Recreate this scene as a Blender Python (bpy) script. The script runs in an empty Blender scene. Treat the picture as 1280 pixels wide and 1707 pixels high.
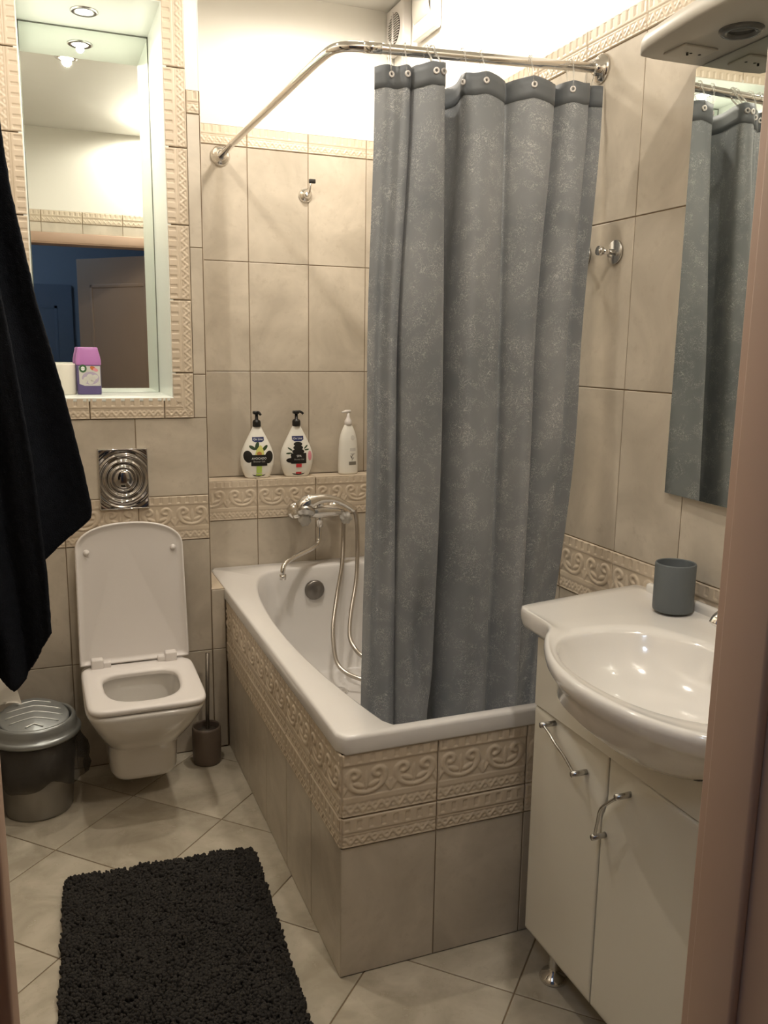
import bpy, math, random
import numpy as np
from mathutils import Vector, Matrix
random.seed(7); RNG = np.random.default_rng(7)
S = bpy.context.scene; COL = S.collection
PI = math.pi

# ---------------------------------------------------------------- camera, world, lights, exposure
CAM = (-0.5286, -1.5552, 1.3402); YAW, PITCH, ROLL, FPX = -0.377, 0.1867, 0.0136, 1431.98
cam = bpy.data.cameras.new('camera'); camo = bpy.data.objects.new('camera', cam); COL.objects.link(camo)
fw = Vector((-math.sin(YAW)*math.cos(PITCH), math.cos(YAW)*math.cos(PITCH), -math.sin(PITCH)))
rt = Vector((math.cos(YAW), math.sin(YAW), 0)); up = rt.cross(fw)
r2 = math.cos(ROLL)*rt + math.sin(ROLL)*up; u2 = -math.sin(ROLL)*rt + math.cos(ROLL)*up
camo.matrix_world = Matrix(((r2.x, u2.x, -fw.x, CAM[0]), (r2.y, u2.y, -fw.y, CAM[1]), (r2.z, u2.z, -fw.z, CAM[2]), (0, 0, 0, 1)))
cam.sensor_fit = 'VERTICAL'; cam.sensor_height = 36; cam.lens = FPX/1707*36; cam.clip_start = .02
S.camera = camo
S.view_settings.view_transform = 'Standard'; S.view_settings.look = 'None'
S.view_settings.gamma = 1; S.view_settings.use_curve_mapping = False
S.view_settings.exposure = 0.33
w = bpy.data.worlds.new('world'); S.world = w; w.use_nodes = True
w.node_tree.nodes['Background'].inputs[0].default_value = (.5, .6, .8, 1)
w.node_tree.nodes['Background'].inputs[1].default_value = .05
WARM = (1.0, .91, .79); SPOT_W = 17.0; NICHE_W = 8.0; HALL_W = 7.5
# (x, y, watts, bulb radius) of the ceiling spotlights; the last is added to brighten the front wall
CEIL_SPOTS = [(.42, 1.02, 34.0, .07), (-.36, .44, 18.0, .018), (.13, -.70, 27.0, .04)]

# ---------------------------------------------------------------- room dimensions
XL, XR, YT, YL, YU, YF = -.76, .717, 1.189, 1.4646, 1.553, -.845
ZC = 2.5226; ZTR = 2.0198; HT = .0656; H = .3816; Z2 = ZTR-H; Z1 = ZTR-2*H; ZL = .875; ZLB = .730; ZG = .351
W = .22; XE = -.05; NX0, NX1, NZ0, NZ1, NY = -.540, -.155, 1.187, 2.310, 1.495
ZS = .822

# ---------------------------------------------------------------- helpers
def tag(o, label=None, cat=None, group=None, kind=None):
    if label: o['label'] = label
    if cat: o['category'] = cat
    if group: o['group'] = group
    if kind: o['kind'] = kind
    return o
def empty(name, loc, rz=0):
    o = bpy.data.objects.new(name, None); COL.objects.link(o); o.location = loc; o.rotation_euler = (0, 0, rz)
    o.empty_display_size = .03
    return o
class MB:
    def __init__(s): s.v = []; s.f = []; s.mi = []; s.sm = []
    def add(s, vs, fs, mi=0, smooth=False):
        b = len(s.v); s.v += [tuple(map(float, p)) for p in vs]
        for f in fs: s.f.append([i+b for i in f]); s.mi.append(mi); s.sm.append(smooth)
    def box(s, a, b, mi=0):
        x0, y0, z0 = a; x1, y1, z1 = b
        s.add([(x0,y0,z0),(x1,y0,z0),(x1,y1,z0),(x0,y1,z0),(x0,y0,z1),(x1,y0,z1),(x1,y1,z1),(x0,y1,z1)],
              [(3,2,1,0),(4,5,6,7),(0,1,5,4),(1,2,6,5),(2,3,7,6),(3,0,4,7)], mi)
    def rbox(s, a, b, r=.003, mi=0):            # bevelled box
        import bmesh
        bm = bmesh.new(); bmesh.ops.create_cube(bm, size=1)
        for v in bm.verts:
            v.co = Vector(((a[0]+b[0])/2+v.co.x*(b[0]-a[0]), (a[1]+b[1])/2+v.co.y*(b[1]-a[1]), (a[2]+b[2])/2+v.co.z*(b[2]-a[2])))
        bmesh.ops.bevel(bm, geom=bm.edges[:]+bm.verts[:], offset=r, segments=3, affect='EDGES', profile=.5)
        bm.verts.index_update()
        s.add([v.co[:] for v in bm.verts], [[v.index for v in f.verts] for f in bm.faces], mi, True); bm.free()
    def rings(s, rings, closed=True, cap0=False, cap1=False, mi=0, smooth=True):
        n = len(rings[0]); vs = [p for r in rings for p in r]; fs = []
        for i in range(len(rings)-1):
            for j in range(n if closed else n-1):
                k = (j+1) % n
                fs.append((i*n+j, i*n+k, (i+1)*n+k, (i+1)*n+j))
        if cap0: fs.append(tuple(range(n))[::-1])
        if cap1: fs.append(tuple((len(rings)-1)*n+j for j in range(n)))
        s.add(vs, fs, mi, smooth)
    def lathe(s, prof, c=(0,0,0), axis='Z', n=32, sx=1, sy=1, mi=0, cap=True, M=None):
        rr = []
        for r, z in prof:
            ring = []
            for j in range(n):
                a = 2*PI*j/n; p = (r*math.cos(a)*sx, r*math.sin(a)*sy, z)
                if axis == 'Y': p = (p[0], -p[2], p[1])
                elif axis == 'X': p = (p[2], p[0], p[1])
                if M is not None: p = M @ Vector(p)
                ring.append((p[0]+c[0], p[1]+c[1], p[2]+c[2]))
            rr.append(ring)
        s.rings(rr, True, cap, cap, mi)
    def tube(s, pts, r, n=12, mi=0, cap=True):
        P = [Vector(p) for p in pts]; R = r if isinstance(r, (list, tuple)) else [r]*len(P)
        t = (P[1]-P[0]).normalized(); a = t.orthogonal().normalized(); rr = []
        for i, p in enumerate(P):
            t = (P[min(i+1, len(P)-1)]-P[max(i-1, 0)]).normalized()
            a = (a-t*a.dot(t)).normalized(); b = t.cross(a)
            rr.append([p+(a*math.cos(2*PI*j/n)+b*math.sin(2*PI*j/n))*R[i] for j in range(n)])
        s.rings(rr, True, cap, cap, mi)
    def build(s, name, mats, parent=None, recalc=True, origin=None):
        me = bpy.data.meshes.new(name)
        vs = s.v
        if origin is not None and parent is None: vs = [(x-origin[0], y-origin[1], z-origin[2]) for x, y, z in vs]
        me.from_pydata(vs, [], s.f)
        if not isinstance(mats, (list, tuple)): mats = [mats]
        for m in mats: me.materials.append(m)
        me.polygons.foreach_set('material_index', s.mi); me.polygons.foreach_set('use_smooth', s.sm)
        if recalc:
            import bmesh
            bm = bmesh.new(); bm.from_mesh(me); bmesh.ops.recalc_face_normals(bm, faces=bm.faces[:]); bm.to_mesh(me); bm.free()
        me.update()
        o = bpy.data.objects.new(name, me); COL.objects.link(o)
        if origin is not None and parent is None: o.location = origin
        if parent is not None:
            o.parent = parent; o.matrix_parent_inverse = Matrix.Identity(4)
            # meshes are authored in world coordinates: shift to the parent's frame
            M = world_of(parent).inverted(); me.transform(M)
        return o
def world_of(o):
    M = Matrix.LocRotScale(o.location, o.rotation_euler, None)
    return world_of(o.parent) @ M if o.parent else M
def catmull(P, k=8):
    P = [Vector(p) for p in P]; out = []
    for i in range(len(P)-1):
        p0, p1, p2, p3 = P[max(i-1, 0)], P[i], P[i+1], P[min(i+2, len(P)-1)]
        for j in range(k):
            t = j/k
            out.append(.5*((2*p1)+(p2-p0)*t+(2*p0-5*p1+4*p2-p3)*t*t+(3*p1-p0-3*p2+p3)*t**3))
    out.append(P[-1]); return out
def solid(o, th, off=0):
    m = o.modifiers.new('solid', 'SOLIDIFY'); m.thickness = th; m.offset = off; return o
def subsurf(o, l=2):
    m = o.modifiers.new('sub', 'SUBSURF'); m.levels = l; m.render_levels = l; return o
def bevel(o, wd, seg=3):
    m = o.modifiers.new('bev', 'BEVEL'); m.width = wd; m.segments = seg; m.limit_method = 'ANGLE'; return o

# ---------------------------------------------------------------- materials
def newmat(name):
    m = bpy.data.materials.new(name); m.use_nodes = True; nt = m.node_tree
    return m, nt, nt.nodes['Principled BSDF']
def mat(name, col, rough=.4, metal=0, bump=0, bscale=200, var=0, vscale=8, coat=0, trans=0, ior=1.45, emit=None, es=0, spec=None):
    m, nt, b = newmat(name); N, L = nt.nodes, nt.links
    b.inputs['Base Color'].default_value = (*col, 1); b.inputs['Roughness'].default_value = rough
    b.inputs['Metallic'].default_value = metal; b.inputs['Coat Weight'].default_value = coat
    b.inputs['Transmission Weight'].default_value = trans; b.inputs['IOR'].default_value = ior
    if spec is not None: b.inputs['Specular IOR Level'].default_value = spec
    if emit: b.inputs['Emission Color'].default_value = (*emit, 1); b.inputs['Emission Strength'].default_value = es
    tc = N.new('ShaderNodeTexCoord')
    if var or True:
        n = N.new('ShaderNodeTexNoise'); n.inputs['Scale'].default_value = vscale; n.inputs['Detail'].default_value = 5
        L.new(tc.outputs['Object'], n.inputs['Vector'])
        mx = N.new('ShaderNodeMix'); mx.data_type = 'RGBA'; mx.blend_type = 'MIX'
        v = var or .02
        mx.inputs[6].default_value = (*[c*(1-v) for c in col], 1); mx.inputs[7].default_value = (*[min(1, c*(1+v)) for c in col], 1)
        L.new(n.outputs['Fac'], mx.inputs[0]); L.new(mx.outputs[2], b.inputs['Base Color'])
    if bump:
        n2 = N.new('ShaderNodeTexNoise'); n2.inputs['Scale'].default_value = bscale; n2.inputs['Detail'].default_value = 4
        L.new(tc.outputs['Object'], n2.inputs['Vector'])
        bp = N.new('ShaderNodeBump'); bp.inputs['Strength'].default_value = bump; bp.inputs['Distance'].default_value = .002
        L.new(n2.outputs['Fac'], bp.inputs['Height']); L.new(bp.outputs['Normal'], b.inputs['Normal'])
    return m
def tile_mat(name, c1, c2, c3, rough=.3, sc=5.0, per=.05):
    m, nt, b = newmat(name); N, L = nt.nodes, nt.links
    tc = N.new('ShaderNodeTexCoord'); at = N.new('ShaderNodeAttribute'); at.attribute_name = 'tid'
    ad = N.new('ShaderNodeVectorMath'); ad.operation = 'MULTIPLY_ADD'
    cb = N.new('ShaderNodeCombineXYZ'); L.new(at.outputs['Fac'], cb.inputs[0]); L.new(at.outputs['Fac'], cb.inputs[1]); L.new(at.outputs['Fac'], cb.inputs[2])
    ad.inputs[1].default_value = (37, 53, 71); L.new(cb.outputs[0], ad.inputs[0]); L.new(tc.outputs['Object'], ad.inputs[2])
    n1 = N.new('ShaderNodeTexNoise'); n1.inputs['Scale'].default_value = sc; n1.inputs['Detail'].default_value = 4; n1.inputs['Roughness'].default_value = .6; n1.inputs['Distortion'].default_value = .6
    n2 = N.new('ShaderNodeTexNoise'); n2.inputs['Scale'].default_value = sc*6; n2.inputs['Detail'].default_value = 8; n2.inputs['Roughness'].default_value = .7
    L.new(ad.outputs[0], n1.inputs['Vector']); L.new(ad.outputs[0], n2.inputs['Vector'])
    cr = N.new('ShaderNodeValToRGB'); cr.color_ramp.elements[0].position = .35; cr.color_ramp.elements[1].position = .68
    cr.color_ramp.elements[0].color = (*c1, 1); cr.color_ramp.elements[1].color = (*c2, 1)
    L.new(n1.outputs['Fac'], cr.inputs[0])
    mx = N.new('ShaderNodeMix'); mx.data_type = 'RGBA'; mx.inputs[7].default_value = (*c3, 1)
    mr = N.new('ShaderNodeMapRange'); mr.inputs[1].default_value = .55; mr.inputs[2].default_value = .75; mr.inputs[4].default_value = .55
    L.new(n2.outputs['Fac'], mr.inputs[0]); L.new(mr.outputs[0], mx.inputs[0]); L.new(cr.outputs[0], mx.inputs[6])
    hv = N.new('ShaderNodeHueSaturation'); mv = N.new('ShaderNodeMapRange'); mv.inputs[3].default_value = 1-per; mv.inputs[4].default_value = 1+per
    L.new(at.outputs['Fac'], mv.inputs[0]); L.new(mv.outputs[0], hv.inputs['Value']); L.new(mx.outputs[2], hv.inputs['Color'])
    L.new(hv.outputs[0], b.inputs['Base Color'])
    rr = N.new('ShaderNodeMapRange'); rr.inputs[3].default_value = rough-.06; rr.inputs[4].default_value = rough+.12
    L.new(n2.outputs['Fac'], rr.inputs[0]); L.new(rr.outputs[0], b.inputs['Roughness'])
    bp = N.new('ShaderNodeBump'); bp.inputs['Strength'].default_value = .12; bp.inputs['Distance'].default_value = .001
    L.new(n2.outputs['Fac'], bp.inputs['Height']); L.new(bp.outputs['Normal'], b.inputs['Normal'])
    return m
M = {}
M['tile'] = tile_mat('wall_tile', (.47, .415, .335), (.63, .56, .46), (.42, .355, .275), .28, 5)
M['listello'] = tile_mat('relief_tile', (.60, .50, .38), (.66, .56, .435), (.53, .43, .315), .35, 7, .02)
M['floor'] = tile_mat('floor_tile', (.42, .37, .285), (.62, .56, .45), (.34, .285, .205), .22, 5.5)
M['grout'] = mat('grout', (.24, .175, .11), .9, bump=.3)
M['paint'] = mat('wall_paint', (.80, .78, .72), .45, bump=.05, bscale=60)
M['nichepaint'] = mat('niche_paint', (.80, .83, .78), .3)
M['ceil'] = mat('ceiling_paint', (.70, .69, .65), .14)
M['ceramic'] = mat('white_ceramic', (.83, .80, .755), .12, coat=.6)
M['acrylic'] = mat('tub_acrylic', (.78, .755, .73), .2, coat=.4)
M['plastic'] = mat('white_plastic', (.78, .74, .71), .3)
M['lacquer'] = mat('white_lacquer', (.74, .70, .60), .28, coat=.3)
M['chrome'] = mat('chrome', (.78, .76, .73), .08, 1)
M['satin'] = mat('satin_steel', (.55, .54, .52), .25, 1)
M['hose'] = mat('steel_hose', (.50, .46, .41), .3, 1)
M['mirror'] = mat('mirror_glass', (.86, .90, .86), .01, 1)
M['mirror_dark'] = mat('mirror_glass_clear', (.80, .84, .82), .015, 1)
M['dark'] = mat('dark_gap', (.02, .018, .015), .7)
M['black'] = mat('black_plastic', (.012, .011, .010), .35)
M['towel'] = mat('black_terry', (.011, .013, .018), .95, bump=1, bscale=500, var=.4, vscale=60, spec=.15)
M['rug'] = mat('black_chenille', (.036, .033, .030), .95, var=.5, vscale=40, spec=.15)
M['clear'] = mat('clear_plastic', (.9, .9, .88), .08, trans=.85, ior=1.3)
M['frost'] = mat('frosted_plastic', (.80, .78, .74), .3, trans=.6, ior=1.4)
M['grey'] = mat('grey_silicone', (.12, .135, .14), .5, bump=.1)
M['silver'] = mat('silver_plastic', (.33, .345, .34), .33, .6)
M['silverhi'] = mat('silver_plastic_ridge', (.75, .76, .72), .3, .5)
M['taupe'] = mat('taupe_plastic', (.14, .105, .08), .45)
M['casing'] = mat('beech_laminate', (.50, .345, .255), .45, var=.08, vscale=3)
M['leaf'] = mat('brown_door', (.30, .215, .16), .5, var=.08, vscale=3)
M['hallwall'] = mat('hall_wall_daylit', (.29, .34, .41), .8)  # blue of cool daylight mixed into the wall colour
M['hallwood'] = mat('hall_floor', (.25, .16, .10), .5, var=.2)
M['bottle'] = mat('bottle_white', (.84, .82, .75), .3, coat=.3)
M['paper'] = mat('toilet_paper', (.80, .75, .66), .95, bump=.2)
M['lens'] = mat('lamp_lens', (1, 1, 1), .5, emit=(1, .93, .82), es=25)
M['lensoff'] = mat('lamp_lens_off', (.10, .10, .095), .2)
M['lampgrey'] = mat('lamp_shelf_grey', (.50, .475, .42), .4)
for k, c in dict(navy=(.02,.03,.12), ink=(.015,.014,.012), leafg=(.03,.06,.02), lime=(.45,.62,.12), red=(.62,.05,.06), avo=(.62,.62,.18), avos=(.45,.2,.06),
                 whitei=(.9,.9,.88), pink=(.75,.30,.36), greyi=(.45,.44,.40), greyd=(.20,.185,.15), gring=(.05,.13,.05), orange=(.55,.16,.05), violet=(.12,.09,.22),
                 lilac=(.45,.38,.50), mauve=(.50,.20,.50), pearl=(.62,.60,.56)).items():
    M[k] = mat('print_'+k, c, .4)
def curtain_mat(name, c1, c2, tr, deep=1):
    m, nt, b = newmat(name); N, L = nt.nodes, nt.links
    tc = N.new('ShaderNodeTexCoord')
    def noise(sc, det, dist=0, typ='FBM'):
        n = N.new('ShaderNodeTexNoise'); n.inputs['Scale'].default_value = sc; n.inputs['Detail'].default_value = det; n.inputs['Distortion'].default_value = dist
        L.new(tc.outputs['UV'], n.inputs['Vector']); return n
    big = noise(5, 2, .3); fine = noise(78, 3, 2.2); pat = noise(24, 3, .5)
    # thin squiggly lines where the fine noise crosses its middle value, in patches
    d = N.new('ShaderNodeMath'); d.operation = 'SUBTRACT'; d.inputs[1].default_value = .5; L.new(fine.outputs['Fac'], d.inputs[0])
    ab = N.new('ShaderNodeMath'); ab.operation = 'ABSOLUTE'; L.new(d.outputs[0], ab.inputs[0])
    li = N.new('ShaderNodeMapRange'); li.inputs[1].default_value = .0; li.inputs[2].default_value = .026; li.inputs[3].default_value = 1; li.inputs[4].default_value = 0; L.new(ab.outputs[0], li.inputs[0])
    pm = N.new('ShaderNodeMapRange'); pm.inputs[1].default_value = .42; pm.inputs[2].default_value = .60; L.new(pat.outputs['Fac'], pm.inputs[0])
    mu = N.new('ShaderNodeMath'); mu.operation = 'MULTIPLY'; L.new(li.outputs[0], mu.inputs[0]); L.new(pm.outputs[0], mu.inputs[1])
    mx = N.new('ShaderNodeMix'); mx.data_type = 'RGBA'; mx.inputs[6].default_value = (*c1, 1); mx.inputs[7].default_value = (*c2, 1)
    ms = N.new('ShaderNodeMapRange'); ms.inputs[4].default_value = .35; L.new(big.outputs['Fac'], ms.inputs[0])
    ad = N.new('ShaderNodeMath'); ad.operation = 'MULTIPLY_ADD'; ad.use_clamp = True; ad.inputs[1].default_value = .65*deep; L.new(mu.outputs[0], ad.inputs[0]); L.new(ms.outputs[0], ad.inputs[2])
    L.new(ad.outputs[0], mx.inputs[0]); L.new(mx.outputs[2], b.inputs['Base Color'])
    b.inputs['Roughness'].default_value = .55; b.inputs['Sheen Weight'].default_value = .25
    tl = N.new('ShaderNodeBsdfTranslucent'); L.new(mx.outputs[2], tl.inputs['Color'])
    ms2 = N.new('ShaderNodeMixShader'); ms2.inputs[0].default_value = tr
    L.new(b.outputs[0], ms2.inputs[1]); L.new(tl.outputs[0], ms2.inputs[2]); L.new(ms2.outputs[0], N['Material Output'].inputs[0])
    return m
M['curtain'] = curtain_mat('curtain_fabric', (.140, .158, .178), (.80, .80, .79), .22)
M['hem'] = curtain_mat('curtain_hem', (.135, .150, .165), (.24, .25, .26), .15, .1)  # base colour darkened too, as doubled cloth looks against the backlight
def bag_mat():
    m, nt, b = newmat('bin_liner'); N, L = nt.nodes, nt.links
    b.inputs['Base Color'].default_value = (.05, .045, .04, 1); b.inputs['Roughness'].default_value = .15
    n = N.new('ShaderNodeTexNoise'); n.inputs['Scale'].default_value = 30; n.inputs['Detail'].default_value = 3; n.inputs['Distortion'].default_value = 1.5
    bp = N.new('ShaderNodeBump'); bp.inputs['Strength'].default_value = .8; bp.inputs['Distance'].default_value = .01
    L.new(n.outputs['Fac'], bp.inputs['Height']); L.new(bp.outputs['Normal'], b.inputs['Normal'])
    t = N.new('ShaderNodeBsdfTransparent'); t.inputs[0].default_value = (.75, .72, .68, 1)
    ms = N.new('ShaderNodeMixShader'); ms.inputs[0].default_value = .45
    L.new(t.outputs[0], ms.inputs[2]); L.new(b.outputs[0], ms.inputs[1]); L.new(ms.outputs[0], N['Material Output'].inputs[0])
    return m
M['bag'] = bag_mat()

# ---------------------------------------------------------------- tiled surfaces
class Panel:
    """tile slabs with bevelled rims on a plane O + u*U + v*V, raised along Nn over the grout bed"""
    def __init__(s, O, U, V, Nn):
        s.O, s.U, s.V, s.N = map(Vector, (O, U, V, Nn)); s.v = []; s.f = []; s.mi = []; s.tid = []
    def P(s, u, v, h=0): return s.O+s.U*u+s.V*v+s.N*h
    def _add(s, vs, fs, mi, t):
        b = len(s.v); s.v += [tuple(p) for p in vs]
        for f in fs: s.f.append([i+b for i in f]); s.mi.append(mi); s.tid.append(t)
    def poly(s, pts, g=.0014, bev=.0012, mi=0):
        n = len(pts)
        def inset(d):
            out = []
            for i in range(n):
                a, b, c = Vector(pts[i-1]), Vector(pts[i]), Vector(pts[(i+1) % n])
                e1 = (b-a).normalized(); e2 = (c-b).normalized()
                n1 = Vector((-e1.y, e1.x)); n2 = Vector((-e2.y, e2.x))
                k = (n1+n2)/max(.25, 1+n1.dot(n2)); out.append(b+k*d)
            return out
        a = inset(g); b = inset(g+bev)
        vs = [s.P(p.x, p.y, -.0035) for p in a]+[s.P(p.x, p.y, -bev*.6) for p in a]+[s.P(p.x, p.y, 0) for p in b]
        fs = [tuple(2*n+i for i in range(n))]
        for i in range(n):
            j = (i+1) % n; fs += [(i, j, n+j, n+i), (n+i, n+j, 2*n+j, 2*n+i)]
        s._add(vs, fs, mi, RNG.random())
    def rect(s, u0, v0, u1, v1, **k):
        if u1-u0 > .006 and v1-v0 > .006: s.poly([(u0, v0), (u1, v0), (u1, v1), (u0, v1)], **k)
    def grid(s, us, vs, holes=()):
        for i in range(len(us)-1):
            for j in range(len(vs)-1):
                rs = [(us[i], vs[j], us[i+1], vs[j+1])]
                for (a, b, c, d) in holes:
                    nr = []
                    for (u0, v0, u1, v1) in rs:
                        if c <= u0 or a >= u1 or d <= v0 or b >= v1: nr.append((u0, v0, u1, v1)); continue
                        if v0 < b: nr.append((u0, v0, u1, b))
                        if v1 > d: nr.append((u0, d, u1, v1))
                        lo, hi = max(v0, b), min(v1, d)
                        if u0 < a: nr.append((u0, lo, a, hi))
                        if u1 > c: nr.append((c, lo, u1, hi))
                    rs = nr
                for r in rs: s.rect(*r)
    def slab(s, u0, v0, u1, v1, t, mi, front=-.0022):
        c = [(u0,v0),(u1,v0),(u1,v1),(u0,v1)]
        vs = [s.P(u, v, front) for u, v in c]+[s.P(u, v, -t) for u, v in c]
        s._add(vs, [(0,1,2,3),(7,6,5,4),(0,4,5,1),(1,5,6,2),(2,6,7,3),(3,7,4,0)], mi, .5)
    def build(s, name, mats, kind='structure'):
        me = bpy.data.meshes.new(name); me.from_pydata(s.v, [], s.f)
        for m in mats: me.materials.append(m)
        me.polygons.foreach_set('material_index', s.mi)
        a = me.attributes.new('tid', 'FLOAT', 'FACE'); a.data.foreach_set('value', s.tid)
        import bmesh
        bm = bmesh.new(); bm.from_mesh(me); bmesh.ops.recalc_face_normals(bm, faces=bm.faces[:]); bm.to_mesh(me); bm.free()
        o = bpy.data.objects.new(name, me); COL.objects.link(o)
        if kind: o['kind'] = kind
        return o

def seg_dist(px, py, pts):
    d = np.full(px.shape, 9.)
    for (x0, y0), (x1, y1) in zip(pts[:-1], pts[1:]):
        dx, dy = x1-x0, y1-y0; t = np.clip(((px-x0)*dx+(py-y0)*dy)/(dx*dx+dy*dy+1e-9), 0, 1)
        d = np.minimum(d, np.hypot(px-x0-t*dx, py-y0-t*dy))
    return d
def bumpf(d, r): return np.sqrt(np.clip(1-(d/r)**2, 0, 1))
def zig(u, v, h):      # twisted ribbon border in a band of height h, v in 0..h
    P = W/8; x = (u % P)/P
    y1 = h*(.52+.20*np.sin(2*PI*x)); y2 = h*(.52-.20*np.sin(2*PI*x))
    a = bumpf(v-y1, h*.17)*1.0; b = bumpf(v-y2, h*.10)*.55
    z = np.maximum(a, b)*.0020
    z = np.maximum(z, bumpf(v-h*.06, h*.10)*.0018); z = np.maximum(z, bumpf(v-h*.96, h*.07)*.0012)
    return z
def dentil(u, v, h):
    P = W/8; x = (u % P)/P
    slot = ((np.abs(x-.5) < .17) & (v > h*.30) & (v < h*.88))
    z = np.full(u.shape, .0022); z[slot] = .0004
    z = np.where(v < h*.10, .0004, z); return z
def relief_trim(u, v):
    z = np.zeros(u.shape); k = v < .031
    z[k] = zig(u[k], v[k], .031); z[~k] = dentil(u[~k], v[~k]-.031, HT-.031); return z
CS = [(.60,.22),(.42,.38),(.44,.66),(.68,.82),(.92,.60),(.98,.08),(.80,-.45),(.48,-.78),(.10,-.92)]
CS = [tuple(p)[:2] for p in catmull([(x, y, 0) for x, y in CS], 4)]
def relief_list(u, v):
    z = np.zeros(u.shape); HL = ZL-ZLB
    k = v < .034; z[k] = zig(u[k], v[k], .034)
    k = v > .113; z[k] = dentil(u[k], v[k]-.113, HL-.113)
    k = (v >= .034) & (v <= .113); uu, vv = u[k], v[k]
    z1 = np.where(vv < .046, .0016, 0.)
    P = W/2; x = ((uu % P)-P/2)/.043; y = (vv-.080)/.030
    ax = np.abs(x)
    z1 = np.maximum(z1, bumpf(seg_dist(ax, y, CS), .155)*.0036)
    c, s_ = math.cos(.62), math.sin(.62)
    lx = (ax-.40)*c+(y+.34)*s_; ly = -(ax-.40)*s_+(y+.34)*c
    z1 = np.maximum(z1, np.sqrt(np.clip(1-(lx/.36)**2-(ly/.18)**2, 0, 1))*.0034)
    z1 = np.maximum(z1, np.sqrt(np.clip(1-(x/.12)**2-((y-.0)/.72)**2, 0, 1))*.0030)
    x2 = (((uu+P/2) % P)-P/2)/.043
    for a in (-.35, 0, .35):
        z1 = np.maximum(z1, bumpf(seg_dist(x2, y, [(0, -1.0), (a, -.25)]), .11)*.0022)
    z[k] = z1; return z*.85
def relief(name, O, U, V, Nn, u0, u1, height, fn, grouts, mitre=0, step=.0017):
    """relief strip; u runs along, v across, pattern phase is locked to the grout positions"""
    O, U, V, Nn = map(Vector, (O, U, V, Nn)); vs = []; fs = []; tid = []; 
    cuts = sorted({u0, u1} | {g for g in grouts if u0+.004 < g < u1-.004})
    g0 = grouts[0]
    for a, b in zip(cuts[:-1], cuts[1:]):
        a2, b2 = a+.0012, b-.0012; nu = max(4, int((b2-a2)/step)); nv = max(4, int((height-.002)/step))
        us = np.linspace(a2, b2, nu); vv = np.linspace(.0010, height-.0010, nv)
        uu, v2 = np.meshgrid(us, vv, indexing='ij'); z = fn((uu-g0) % W, v2)
        # rounded drop at tile edges
        z = np.where((uu < a2+.0004) | (uu > b2-.0004) | (v2 < .0014) | (v2 > height-.0014), -.003, z)
        if mitre:
            uu = np.clip(uu, u0+mitre*0+(v2 if mitre == 1 else 0)*0 + (height-v2)*0 + v2*0, 9)
            lo = u0+(height-v2 if mitre == 1 else v2)*1.0; hi = u1-(height-v2 if mitre == 1 else v2)*1.0
            uu = np.clip(uu, lo, hi)
        pts = np.array(O)+uu[..., None]*np.array(U)+v2[..., None]*np.array(V)+z[..., None]*np.array(Nn)
        base = len(vs); vs += [tuple(p) for p in pts.reshape(-1, 3)]
        t = RNG.random()
        for i in range(nu-1):
            for j in range(nv-1):
                q = base+i*nv+j; fs.append((q, q+nv, q+nv+1, q+1)); tid.append(t)
    me = bpy.data.meshes.new(name); me.from_pydata(vs, [], fs); me.materials.append(M['listello'])
    me.attributes.new('tid', 'FLOAT', 'FACE').data.foreach_set('value', tid)
    me.polygons.foreach_set('use_smooth', [True]*len(fs)); me.update()
    o = bpy.data.objects.new(name, me); COL.objects.link(o); o['kind'] = 'structure'
    return o
TN = [0]
def trim(*a, **k):
    TN[0] += 1; return relief('trim_%d' % TN[0], *a, **k)
GX = [-.05-.22*i for i in range(4)]
def gr(first, n=12): return [first+W*(i-6) for i in range(n)]
def cols(a, b, first):
    return [a]+[g for g in gr(first, 16) if a+.004 < g < b-.004]+[b]

# floor: square tiles laid on the diagonal
fp = Panel((0, 0, 0), (1, 0, 0), (0, 1, 0), (0, 0, 1)); FT = .3175
def clip(poly, ax, val, keep_less):
    out = []
    for i in range(len(poly)):
        a, b = poly[i-1], poly[i]; ia = (a[ax] <= val) == keep_less; ib = (b[ax] <= val) == keep_less
        if ia != ib:
            t = (val-a[ax])/(b[ax]-a[ax]); out.append((a[0]+(b[0]-a[0])*t, a[1]+(b[1]-a[1])*t))
        if ib: out.append(b)
    return out
q = math.sqrt(.5)
for i in range(-12, 12):
    for j in range(-12, 12):
        a0, b0 = .28+FT*i, .115+FT*j
        # a = q*(y-x), b = q*(x+y)
        pg = [((b-a)*q, (a+b)*q) for a, b in ((a0, b0), (a0, b0+FT), (a0+FT, b0+FT), (a0+FT, b0))][::-1]
        for ax, val, less in ((0, XL, False), (0, XR, True), (1, YF-.12, False), (1, YT, True)):
            if pg: pg = clip(pg, ax, val, less)
        if len(pg) > 2:
            A = sum(pg[k-1][0]*pg[k][1]-pg[k][0]*pg[k-1][1] for k in range(len(pg)))/2
            if A < 0: pg = pg[::-1]
            if abs(A) > 2e-4: fp.poly(pg, g=.0016)
fp.slab(XL-.1, YF-.12, XR+.1, YU+.1, .05, 1)
fp.build('floor', [M['floor'], M['grout']])

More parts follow.
